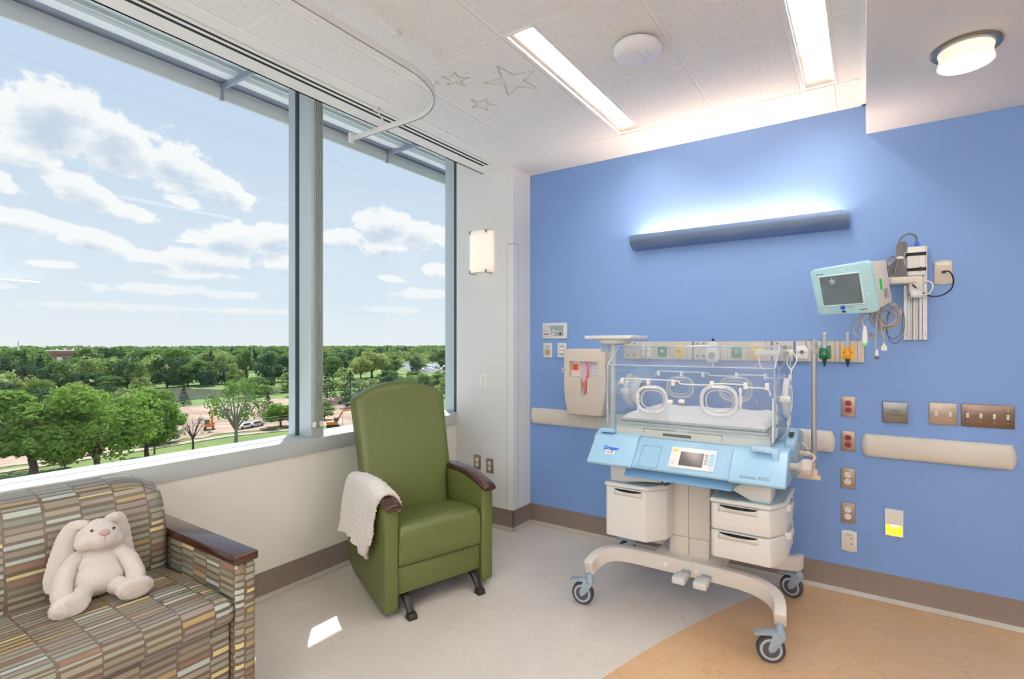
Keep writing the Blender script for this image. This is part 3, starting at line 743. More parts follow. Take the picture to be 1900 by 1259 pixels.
# ------------------------------------------------------------------ medical gas headwall strips
hw = pmat('headwall_beige', S(206, 197, 186), 0.4)
hw2 = pmat('headwall_seam', S(150, 140, 132), 0.5)
gas_w = pmat('gas_white', S(238, 238, 236), 0.3); gas_g = pmat('gas_green', S(12, 110, 66), 0.35); gas_y = pmat('gas_yellow', S(240, 196, 60), 0.35)
def headwall(label, x0, x1, seams, outlets, latches=()):
    z0, z1 = 1.309, 1.429; zc = 1.365
    t = thing('gas_outlet_strip', label, 'gas outlet strip', ((x0+x1)/2, YB, 1.37), group='beige gas outlet strips')
    xs = [x0]+list(seams)+[x1]
    b = MB(); b.box(x0+0.001, x1-0.001, YB-0.006, YB-0.0003, z0+0.001, z1-0.001); b.build('backing', hw2, t)
    p = MB()
    for a, c in zip(xs[:-1], xs[1:]): p.box(a+0.0008, c-0.0008, YB-0.018, YB-0.006, z0, z1)
    p.build('face_panel', hw, t, bevel=0.0012, seg=1)
    for lx in latches:
        for dz, w in ((z1-0.014, 0.010), (z0+0.026, 0.014)):
            MB().lathe([(w/2, 0), (w/2, -0.004), (0, -0.004)], (lx, YB-0.018, dz), 'y', 14).build('latch', pmat('latch_brown', S(120, 100, 88), 0.5), t)
    for cx, m_ in outlets:
        o = MB().prism([(cx-0.030, zc+0.038), (cx-0.032, zc-0.030), (cx-0.024, zc-0.040), (cx+0.024, zc-0.040), (cx+0.032, zc-0.030), (cx+0.030, zc+0.038)], 'y', YB-0.026, YB-0.018).build('outlet_plate', m_, t, bevel=0.003)
        MB().lathe([(0.011, 0), (0.011, -0.006), (0.005, -0.006), (0.005, -0.002), (0, -0.002)], (cx, YB-0.026, zc), 'y', 18).build('outlet_port', chrome, o)
        k = MB()
        for dx in (-0.021, 0.021): k.lathe([(0.0028, 0), (0.0028, -0.0012), (0, -0.0012)], (cx+dx, YB-0.026, zc), 'y', 10)
        k.build('keying_hole', dark_p, o)
headwall('beige gas strip with white, green and yellow outlets, beside the sharps container', -1.453, -0.973, (-1.330, -1.235, -1.215, -1.120, -1.100, -1.005), ((-1.284, gas_w), (-1.172, gas_g), (-1.052, gas_y)), (-1.425, -1.375))
headwall('beige gas strip behind the incubator hood with the white regulator on it', -0.959, -0.491, (-0.880, -0.745, -0.635, -0.615, -0.520), ((-0.826, gas_w), (-0.690, gas_g), (-0.571, gas_y)), (-0.935, -0.895))
headwall('short blank beige wall strip beside the chrome pole', -0.479, -0.368, (-0.420,), (), (-0.455,))
headwall('beige gas strip with white outlet and two flowmeters fitted', -0.354, -0.007, (-0.268, -0.240, -0.150, -0.125, -0.040), ((-0.319, gas_w), (-0.201, gas_g), (-0.087, gas_y)))
def flowmeter(label, cx, body_m):
    t = thing('flowmeter', label, 'flowmeter', (cx, YB-0.026, 1.365), group='oxygen flowmeters'); y = YB-0.052
    b = MB(); b.cyl((cx, YB-0.0262, 1.362), (cx, y, 1.362), 0.010, n=14); b.lathe([(0.014, 1.330), (0.017, 1.345), (0.017, 1.378), (0.012, 1.388)], (cx, y, 0), n=18)
    b.build('body', body_m, t)
    MB().cyl((cx, y, 1.388), (cx, y, 1.470), 0.011, n=18).build('flow_tube', pmat('clear_tube', S(226, 236, 246), 0.08, trans=0.35), t)
    MB().cyl((cx, y, 1.470), (cx, y, 1.478), 0.0085, n=14).build('tube_cap', gas_w, t)
    MB().lathe([(0.011, 0), (0.013, -0.016), (0, -0.018)], (cx-0.002, y-0.014, 1.352), 'y', 12).build('knob', body_m, t)
    MB().lathe([(0.013, 1.330), (0.011, 1.318), (0.005, 1.290), (0.003, 1.285)], (cx, y, 0), n=14).build('nipple', pmat('fitting_green', S(10, 62, 52), 0.35), t)
flowmeter('green flowmeter with clear tube beside the chrome pole', -0.201, pmat('flow_green', S(14, 96, 62), 0.3))
flowmeter('orange and yellow flowmeter with clear tube at the end of the gas strip', -0.087, pmat('flow_orange', S(232, 150, 30), 0.3))
def regulator():
    cx, y = -0.826, YB-0.026
    t = thing('suction_regulator', 'white round-faced suction regulator plugged in behind the incubator hood', 'regulator', (cx, y, 1.37))
    wp = pmat('regulator_white', S(236, 235, 230), 0.35)
    MB().prism([(cx-0.030, 1.295), (cx-0.042, 1.330), (cx-0.042, 1.385), (cx-0.028, 1.418), (cx, 1.432), (cx+0.028, 1.418), (cx+0.042, 1.385), (cx+0.042, 1.330), (cx+0.030, 1.295)], 'y', y-0.060, y-0.0003).build('body', wp, t, bevel=0.008, seg=3)
    MB().lathe([(0.033, 0), (0.033, -0.010), (0.029, -0.010), (0.029, -0.006), (0, -0.006)], (cx, y-0.058, 1.394), 'y', 28).build('gauge', wp, t)
    MB().lathe([(0.021, 0), (0.019, -0.018), (0, -0.019)], (cx, y-0.059, 1.340), 'y', 20).build('knob', pmat('knob_grey', S(160, 158, 156), 0.4), t)
    MB().lathe([(0.011, 1.430), (0.010, 1.437), (0.0, 1.452)], (cx, y-0.03, 0), n=14).build('tip', black_m, t)
    MB().cyl((cx, y-0.03, 1.295), (cx, y-0.03, 1.262), 0.007, n=12).build('nipple', wp, t)
regulator()

# ------------------------------------------------------------------ sharps container
def sharps():
    x0, x1, z0, z1, y0 = -1.872, -1.535, 0.905, 1.378, 3.175; cx = (x0+x1)/2
    t = thing('sharps_container', 'beige locking sharps container with a T-shaped window on the blue wall', 'sharps container', (cx, YB, z0))
    shell = pmat('sharps_beige', S(214, 202, 190), 0.42)
    pts = [(x0+0.035, z0), (x0+0.012, z0+0.09), (x0, z0+0.20), (x0, z1-0.02), (x0+0.03, z1), (x1-0.03, z1), (x1, z1-0.02), (x1, z0+0.20), (x1-0.012, z0+0.09), (x1-0.03, z0)]
    body = MB().prism(pts, 'y', y0, YB-0.0005).build('case', shell, t, bevel=0.010, seg=3)
    # T-shaped window cut into the front
    def rr(x, z, w, h, r=0.006):
        return [(x+w/2-r, z-h/2), (x+w/2, z-h/2+r), (x+w/2, z+h/2-r), (x+w/2-r, z+h/2), (x-w/2+r, z+h/2), (x-w/2, z+h/2-r), (x-w/2, z-h/2+r), (x-w/2+r, z-h/2)]
    wz = z1-0.145
    cut = MB(); T = [(cx-0.118, wz+0.054), (cx-0.118, wz-0.052), (cx-0.045, wz-0.054), (cx-0.026, wz-0.068), (cx-0.024, wz-0.165)]
    T += [(cx-0.024*math.cos(R(180*i/8)), wz-0.165-0.022*math.sin(R(180*i/8))) for i in range(1, 8)]
    T += [(cx+0.024, wz-0.165), (cx+0.026, wz-0.068), (cx+0.040, wz-0.054), (cx+0.112, wz-0.052), (cx+0.112, wz+0.054)]
    co = cut.prism(T, 'y', y0-0.05, y0+0.028).build('cut', shell, t)
    md = body.modifiers.new('b', 'BOOLEAN'); md.object = co; md.solver = 'EXACT'
    dg = bpy.context.evaluated_depsgraph_get(); dg.update()
    me = bpy.data.meshes.new_from_object(body.evaluated_get(dg)); body.modifiers.clear(); body.data = me; bpy.data.objects.remove(co)
    me.set_sharp_from_angle(angle=R(38))
    y = y0+0.0278
    pink = pmat('bin_red', S(196, 96, 120), 0.25)
    MB().prism([(cx-0.045, wz+0.053), (cx+0.048, wz+0.053), (cx+0.023, wz-0.06), (cx+0.023, wz-0.18), (cx-0.023, wz-0.18), (cx-0.023, wz-0.06)], 'y', y-0.006, y).build('inner_bin', pmat('bin_pink', S(222, 190, 214), 0.2), t)
    MB().tube([(cx+0.005, y-0.008, wz+0.05), (cx+0.022, y-0.008, wz+0.02), (cx+0.022, y-0.008, wz-0.04), (cx+0.004, y-0.008, wz-0.11), (cx+0.002, y-0.008, wz-0.17)], [0.005, 0.006, 0.007, 0.011, 0.014], 8).build('liner', pink, t)
    MB().prism([(cx-0.018, wz-0.10), (cx+0.012, wz-0.075), (cx+0.006, wz-0.14), (cx-0.014, wz-0.14)], 'y', y-0.0205, y-0.020).build('liner_fold', pmat('liner_orange', S(190, 120, 84), 0.4), t)
    MB().box(cx-0.113, cx-0.046, y-0.004, y, wz-0.050, wz+0.052).build('paper_label', pmat('label_cream', S(232, 226, 218), 0.6), t)
    o = MB().box(cx-0.108, cx-0.054, y-0.005, y-0.004, wz-0.012, wz+0.036).build('warning_square', pmat('hazard_orange', S(232, 110, 78), 0.5), t)
    sym = MB(); cc = (cx-0.081, wz+0.012)
    for k in range(3):
        a = R(90+120*k); px, pz = cc[0]+0.008*math.cos(a), cc[1]+0.008*math.sin(a)
        sym.tube([(px+0.007*math.cos(a+R(60+q*300/14)+PI), y-0.0056, pz+0.007*math.sin(a+R(60+q*300/14)+PI)) for q in range(15)], 0.0016, 5)
    sym.ball((cc[0], y-0.0056, cc[1]), 0.0022, nu=8, nv=6)
    sym.build('hazard_symbol', dark_p, o)
    MB().box(cx+0.050, cx+0.108, y-0.004, y, wz-0.052, wz+0.053).build('paper_label', pmat('label_pale', S(218, 220, 230), 0.6), t)
    ln = MB()
    for i in range(6): ln.box(cx+0.056, cx+0.098-(i % 3)*0.008, y-0.0046, y-0.004, wz-0.042+i*0.016, wz-0.040+i*0.016)
    for i in range(3): ln.box(cx-0.106, cx-0.060, y-0.0046, y-0.004, wz-0.038+i*0.007, wz-0.037+i*0.007)
    ln.build('label_lines', pmat('label_ink', S(130, 120, 130), 0.6), t)
    lk = MB().lathe([(0.019, 0), (0.019, -0.020), (0.015, -0.022), (0, -0.022)], (x0+0.002, y0+0.020, z1-0.155), 'y', 24).build('lock', pmat('lock_silver', S(206, 202, 196), 0.3, 0.4), t)
    MB().lathe([(0.005, 0), (0, -0.001)], (x0+0.002, y0-0.0025, z1-0.155), 'y', 12).build('keyhole', dark_p, lk)
    # faint embossed flower mark and line of words on the lid
    em = MB(); pale = pmat('emboss_tone', S(196, 180, 168), 0.5)
    for k in range(6):
        a = R(60*k); em.ball((x0+0.075+0.022*math.cos(a), y0-0.0001, z0+0.155+0.022*math.sin(a)), 0.005, 0.0008, 0.005, nu=8, nv=6)
    for k in range(9): em.ball((x0+0.125+k*0.013, y0-0.0001, z0+0.155), 0.004, 0.0006, 0.005 if k % 3 else 0.007, nu=8, nv=6)
    em.build('embossed_mark', pale, t)
sharps()
# ------------------------------------------------------------------ patient monitor on its wall rail
def smooth_path(pts, n=6):
    P = [Vector(p) for p in pts]; out = []
    for i in range(len(P)-1):
        p0 = P[max(i-1, 0)]; p1 = P[i]; p2 = P[i+1]; p3 = P[min(i+2, len(P)-1)]
        for k in range(n):
            t = k/n
            out.append(0.5*((2*p1)+(p2-p0)*t+(2*p0-5*p1+4*p2-p3)*t*t+(3*p1-p0-3*p2+p3)*t**3))
    out.append(P[-1]); return out

def monitor():
    M = Matrix.Translation((-0.106, 2.85, 1.676)) @ Matrix.Rotation(R(-28.4), 4, 'Z') @ Matrix.Rotation(R(15.9), 4, 'X')
    t = thing('patient_monitor', 'pale aqua patient monitor with dark screen on a wall arm', 'monitor', (-0.106, 2.85, 1.676))
    aqua = pmat('monitor_aqua', S(186, 228, 240), 0.3); aq2 = pmat('monitor_aqua_pattern', S(214, 238, 236), 0.3)
    grey = pmat('monitor_shell', S(222, 218, 210), 0.45)
    x0, x1, z0, z1 = -0.146, 0.152, -0.122, 0.120
    front = MB(M)
    o = [(x0+0.006, z0+0.01), (x0+0.02, z0), (x1-0.02, z0-0.002), (x1, z0+0.006), (x1-0.002, z1-0.01), (x1-0.016, z1+0.004), (x0+0.02, z1-0.006), (x0, z1-0.016)]
    i_ = [(-0.100, -0.075), (0.100, -0.075), (0.100, 0.075), (-0.100, 0.075)]
    front.prism(o, 'y', 0.006, 0.035); front.build('bezel', aqua, t, bevel=0.006, seg=3)
    rim = MB(M)
    for a, b in zip(i_, i_[1:]+i_[:1]):
        rim.tube([(a[0], 0.004, a[1]), (b[0], 0.004, b[1])], 0.0045, 6)
    rim.build('screen_rim', aq2, t)
    sm = pmat('monitor_screen', S(92, 106, 118), 0.12, spec=0.6)
    w = NT(sm.node_tree); b = w.n['Principled BSDF']; tc = w.n['Texture Coordinate']
    nz = w.new('ShaderNodeTexNoise', i_Scale=9.0, i_Detail=2.0); w.link(tc.outputs['Object'], nz.inputs['Vector'])
    w.link(w.mix(nz.outputs[0], S4(78, 92, 106), S4(120, 132, 138)), b.inputs['Base Color'])
    scr = MB(M).box(-0.100, 0.100, 0.001, 0.006, -0.075, 0.075).build('screen', sm, t)
    st = []
    for k in range(10):
        a = R(94+36*k); q = 0.020 if k % 2 == 0 else 0.0085; st.append((-0.034+q*math.cos(a), 0.052+q*math.sin(a)-0.006))
    MB(M).prism(st, 'y', 0.0002, 0.001).build('screen_star', pmat('screen_star_grey', S(170, 182, 190), 0.4), scr, smooth=False)
    for (sx, sz, q) in ((-0.124, 0.02, 0.014), (-0.120, -0.06, 0.012), (0.126, 0.05, 0.013), (0.02, 0.095, 0.010), (0.126, -0.03, 0.012), (-0.09, -0.098, 0.012)):
        st = []
        for k in range(10):
            a = R(80+36*k); r_ = q if k % 2 == 0 else q*0.45; st.append((sx+r_*math.cos(a), sz+r_*math.sin(a)))
        MB(M).prism(st, 'y', 0.0054, 0.0062).build('bezel_star', aq2, t, smooth=False)
    MB(M).lathe([(0.012, 0.004), (0.011, 0.0015), (0, 0.001)], (-0.006, 0.002, -0.090), 'y', 20).build('power_button', pmat('monitor_blue', S(30, 96, 196), 0.3), t)
    MB(M).ball((-0.004, 0.005, -0.110), 0.011, 0.003, 0.005, nu=18, nv=8).build('sensor_window', dark_p, t)
    for dx in (0.020, 0.033, 0.040): MB(M).ball((dx, 0.006, -0.089), 0.003, 0.001, 0.003, nu=10, nv=6).build('indicator', pmat('indicator_grey', S(150, 155, 165), 0.4), t)
    lb = MB(M).box(0.070, 0.114, 0.0045, 0.006, -0.107, -0.096).build('asset_tag', white_p, t)
    bc = MB(M)
    for k in range(11): bc.box(0.073+k*0.0036, 0.0746+k*0.0036+(k % 3)*0.0005, 0.0039, 0.0046, -0.106, -0.100)
    bc.build('bar_code', dark_p, lb)
    mk = MB(M); mk.prism([(-0.112, 0.090), (-0.108, 0.082), (-0.103, 0.092), (-0.106, 0.092), (-0.108, 0.087), (-0.1095, 0.090)], 'y', 0.0045, 0.0062)
    for k in range(5): mk.box(-0.099+k*0.0052, -0.0955+k*0.0052, 0.0045, 0.0062, 0.084, 0.089)
    mk.build('maker_mark', pmat('maker_mark_blue', S(90, 120, 160), 0.4), t)
    # deep housing behind the bezel, tapering to the back
    h = MB(M)
    h.add([(x0+0.015, 0.035, z0+0.008), (x1-0.008, 0.035, z0+0.008), (x1-0.010, 0.035, z1-0.004), (x0+0.015, 0.035, z1-0.010),
           (x0+0.03, 0.130, z0+0.012), (x1-0.002, 0.150, z0+0.016), (x1-0.002, 0.150, z1-0.022), (x0+0.03, 0.130, z1-0.03),
           (x0+0.07, 0.170, z0+0.04), (x1-0.04, 0.185, z0+0.04), (x1-0.04, 0.185, z1-0.06), (x0+0.07, 0.170, z1-0.06)],
          [(0, 1, 2, 3), (0, 4, 5, 1), (1, 5, 6, 2), (2, 6, 7, 3), (3, 7, 4, 0), (4, 8, 9, 5), (5, 9, 10, 6), (6, 10, 11, 7), (7, 11, 8, 4), (8, 11, 10, 9)])
    hs = h.build('housing', grey, t, bevel=0.005)
    MB(M).box(x1-0.0095, x1-0.0035, 0.072, 0.088, -0.030, 0.022).build('green_sticker', pmat('sticker_green', S(40, 200, 70), 0.5), t)
    vg = MB(M)
    for i in range(6):
        for k in range(4): vg.box(x1-0.0095, x1-0.0030, 0.095+k*0.009+ (i % 2)*0.004, 0.100+k*0.009+(i % 2)*0.004, -0.075+i*0.0075, -0.0715+i*0.0075)
    vg.build('vent', dark_p, hs)
    kn = MB(M); kn.box(-0.03, 0.03, 0.168, 0.200, -0.035, 0.035); kn.build('mount_plate', grey, t, bevel=0.004)

    # wall rail with the swing arm
    rx0, rx1 = 0.172, 0.276
    r_ = thing('monitor_wall_rail', 'tall grey slotted wall rail with a beige swing arm', 'wall rail', ((rx0+rx1)/2, YB, 1.68))
    al = pmat('rail_aluminium', S(198, 198, 198), 0.35, 0.35)
    g = MB(); xs = [rx0, 0.190, 0.202, 0.214, 0.226, 0.240, 0.254, rx1]
    for k, (a, b) in enumerate(zip(xs[:-1], xs[1:])):
        dep = 0.022 if k in (0, 6) else (0.018 if k % 2 else 0.004)
        g.box(a, b, YB-dep, YB-0.0003, 1.434, 1.93)
    g.build('channel', al, r_, bevel=0.0015, seg=1)
    for z in (1.46, 1.55, 1.72, 1.90):
        for x in (rx0+0.007, rx1-0.009): MB().lathe([(0.004, 0), (0.003, -0.002), (0, -0.002)], (x, YB-0.022, z), 'y', 10).build('screw', chrome, r_)
    beige = pmat('arm_beige', S(214, 206, 194), 0.45)
    MB().box(0.190, 0.250, 3.215, YB-0.0225, 1.672, 1.765).build('arm_carriage', beige, r_, bevel=0.008)
    MB().box(0.196, 0.248, 3.200, 3.216, 1.650, 1.690).build('lock_lever', al, r_, bevel=0.004)
    end = M @ Vector((0, 0.205, 0.03))
    MB().tube([(0.22, 3.235, 1.745), (0.10, 3.225, 1.745), (0.02, end.y+0.08, 1.742)], 0, flat=(0.05, 0.036)).build('arm_bar', beige, r_, bevel=0.006)
    MB().tube([(0.02, end.y+0.08, 1.742), (0.015, end.y+0.05, 1.735), tuple(end)], [0.026, 0.024, 0.02], 14).build('arm_head', beige, r_)
    MB().box(0.04, 0.145, 3.235, 3.255, 1.768, 1.850).build('cable_shelf', beige, r_, bevel=0.004)
    MB().ball((0.085, 3.222, 1.815), 0.024, 0.014, 0.018, nu=14, nv=8).build('blue_plug', pmat('plug_blue', S(40, 130, 220), 0.35), r_)
    MB().ball((0.088, 3.215, 1.778), 0.020, 0.014, 0.018, nu=14, nv=8).build('navy_plug', pmat('plug_navy', S(40, 36, 110), 0.4), r_)

    # power box strapped to the rail
    p = thing('power_supply_box', 'white power supply box strapped with black straps to the wall rail', 'power supply', (0.225, 3.28, 1.84))
    MB().box(0.183, 0.262, 3.235, YB-0.0225, 1.768, 1.920).build('box', pmat('psu_white', S(232, 230, 226), 0.4), p, bevel=0.006)
    rb = MB()
    for k in range(7): rb.box(0.190+k*0.0075, 0.1935+k*0.0075, 3.2335, 3.236, 1.815, 1.868)
    rb.build('cooling_rib', pmat('psu_rib', S(210, 208, 204), 0.5), p)
    for z in (1.792, 1.872):
        MB().box(0.180, 0.265, 3.231, YB-0.023, z, z+0.016).build('strap', black_m, p, bevel=0.002)
    MB().box(0.236, 0.247, 3.2285, 3.2315, 1.789, 1.811).build('strap_buckle', dark_p, p)
    MB().box(0.217, 0.237, 3.245, 3.275, 1.920, 1.945).build('power_inlet', pmat('inlet_blue', S(60, 80, 180), 0.4), p, bevel=0.003)

    # bundled grey power cord
    c = thing('coiled_power_cable', 'grey power cord coiled and tied beside the power supply box', 'cable', (0.14, 3.23, 1.84))
    cg = pmat('cord_grey', S(104, 102, 102), 0.5)
    MB().tube(smooth_path([(0.227, 3.26, 1.945), (0.222, 3.255, 1.975), (0.19, 3.245, 1.99), (0.155, 3.238, 1.965), (0.143, 3.232, 1.91), (0.150, 3.225, 1.86)]), 0.005, 8).build('cord', cg, c)
    cc = MB()
    for k in range(6):
        dx = (k-2.5)*0.010; dz = (k % 3)*0.004
        lp = [(0.150+dx*0.25, 3.215+dz*0.6, 1.862), (0.132+dx, 3.212+dz, 1.825), (0.128+dx, 3.212+dz, 1.785), (0.145+dx, 3.214+dz, 1.765-dz), (0.158+dx*0.8, 3.218+dz, 1.790), (0.154+dx*0.25, 3.219, 1.858), (0.160+dx*0.6, 3.222+dz, 1.905), (0.170+dx*0.4, 3.224+dz, 1.945-dz), (0.150+dx*0.4, 3.226, 1.930), (0.146+dx*0.25, 3.22, 1.866)]
        cc.tube(smooth_path(lp, 5), 0.0046, 7)
    cc.build('coil', cg, c)
    MB().lathe([(0.016, 1.857), (0.018, 1.863), (0.016, 1.869)], (0.152, 3.219, 0), n=16).build('tie', white_p, c)
    MB().tube(smooth_path([(0.150, 3.215, 1.862), (0.115, 3.212, 1.872), (0.096, 3.205, 1.835), (0.090, 3.200, 1.798)]), 0.0045, 8).build('cord_tail', cg, c)

    # wall jack and its black lead, white lead
    j = thing('network_jack_plate', 'ivory network jack plate to the right of the monitor rail', 'data plate', (0.343, YB, 1.785))
    MB().prism([(0.305, 1.726), (0.343, 1.720), (0.382, 1.726), (0.382, 1.845), (0.343, 1.851), (0.305, 1.845)], 'y', YB-0.009, YB-0.0003).build('cover_plate', putty, j, bevel=0.003)
    MB().box(0.315, 0.370, YB-0.0102, YB-0.009, 1.823, 1.838).build('name_strip', ivory, j)
    MB().prism([(0.336, 1.792), (0.350, 1.792), (0.350, 1.784), (0.343, 1.780), (0.336, 1.784)], 'y', YB-0.0115, YB-0.009).build('jack', dark_p, j)
    k = thing('network_cable', 'black cable looping from the wall jack plate to the monitor arm', 'cable', (0.343, YB, 1.70))
    MB().tube(smooth_path([(0.346, YB-0.015, 1.788), (0.365, YB-0.04, 1.785), (0.380, YB-0.05, 1.745), (0.372, YB-0.05, 1.695), (0.33, YB-0.06, 1.662), (0.28, YB-0.08, 1.660), (0.235, YB-0.10, 1.690), (0.205, 3.2, 1.718)]), 0.0033, 8).build('cable', black_m, k)
    MB().box(0.339, 0.353, YB-0.024, YB-0.0118, 1.781, 1.793).build('plug', dark_p, k)
    v = thing('white_lead', 'white lead curling out below the strapped power box', 'cable', (0.24, 3.25, 1.7))
    MB().tube(smooth_path([(0.221, 3.26, 1.768), (0.224, 3.25, 1.748), (0.25, 3.245, 1.742), (0.285, 3.24, 1.730), (0.292, 3.238, 1.700), (0.27, 3.232, 1.668), (0.23, 3.215, 1.675), (0.205, 3.200, 1.70)]), 0.0035, 8).build('lead', gas_w, v)

    # patient leads hanging under the monitor
    lg = pmat('lead_grey', S(176, 172, 168), 0.45)
    spec = [('monitor_lead', 'grey monitor lead ending in a white bulb connector with green tip', (-0.005, 2.86), [(0.035, 2.93, 1.60), (-0.012, 2.88, 1.53), (-0.004, 2.86, 1.47)], 'bulb'),
            ('monitor_lead', 'pale monitor lead ending in a square dark-tipped plug, hanging lowest', (0.04, 2.86), [(0.05, 2.93, 1.60), (0.042, 2.88, 1.50), (0.040, 2.87, 1.41), (0.044, 2.87, 1.385)], 'plug'),
            ('monitor_lead', 'pale monitor lead ending in a flat white T connector', (0.07, 2.9), [(0.07, 2.95, 1.59), (0.062, 2.91, 1.51), (0.072, 2.90, 1.44), (0.074, 2.90, 1.415)], 'tee')]
    for nm, lab, base, pts, kind in spec:
        e = thing(nm, lab, 'cable', (base[0], base[1], 1.4)); q = Vector(pts[-1])
        MB().tube(smooth_path(pts), 0.0035, 8).build('cable', lg, e)
        if kind == 'bulb':
            MB().lathe([(0.005, q.z+0.03), (0.012, q.z-0.01), (0.013, q.z-0.05), (0.011, q.z-0.055)], (q.x, q.y, 0), n=16).build('connector', white_p, e)
            MB().lathe([(0.011, q.z-0.055), (0.010, q.z-0.068), (0, q.z-0.069)], (q.x, q.y, 0), n=16).build('green_tip', pmat('tip_green', S(110, 220, 130), 0.4), e)
        elif kind == 'plug':
            MB().lathe([(0.005, q.z), (0.008, q.z-0.03)], (q.x, q.y, 0), n=12).build('connector', white_p, e)
            MB().box(q.x-0.010, q.x+0.010, q.y-0.006, q.y+0.006, q.z-0.046, q.z-0.03).build('dark_tip', pmat('tip_grey', S(86, 84, 86), 0.4), e, bevel=0.002)
        else:
            MB().prism([(q.x-0.012, q.z-0.035), (q.x+0.012, q.z-0.035), (q.x+0.012, q.z-0.015), (q.x+0.005, q.z-0.008), (q.x+0.005, q.z), (q.x-0.005, q.z), (q.x-0.005, q.z-0.008), (q.x-0.012, q.z-0.015)], 'y', q.y-0.005, q.y+0.005).build('connector', gas_w, e, bevel=0.001)
    rnd = random.Random(5)
    for lab, n, cx, cz, rx_, rz_, mm in (('tangle of thin grey leads coiled behind the monitor base', 9, 0.085, 1.545, 0.055, 0.052, lg), ('looped grey lead hanging beneath the front of the monitor', 4, 0.020, 1.500, 0.062, 0.055, lg), ('dark grey lead looping down at the right of the lead tangle', 2, 0.115, 1.520, 0.045, 0.085, pmat('lead_dark', S(120, 118, 122), 0.45))):
        e = thing('monitor_lead', lab, 'cable', (cx, 2.95, cz)); m_ = MB()
        for k in range(n):
            a = rnd.uniform(0.8, 1.15); b = rnd.uniform(0.75, 1.2); ox, oy, oz = rnd.uniform(-.014, .014), rnd.uniform(-.025, .025), rnd.uniform(-.014, .014); tl = rnd.uniform(-0.4, 0.4)
            m_.tube([(cx+ox+rx_*a*math.cos(s)*math.cos(tl), 2.95+oy+0.02*math.sin(2*s+k), cz+oz+rz_*b*math.sin(s)+rx_*a*math.cos(s)*math.sin(tl)) for s in [2*PI*i/28 for i in range(28)]], 0.0026, 6, closed=True)
        m_.build('cable', mm, e)
monitor()

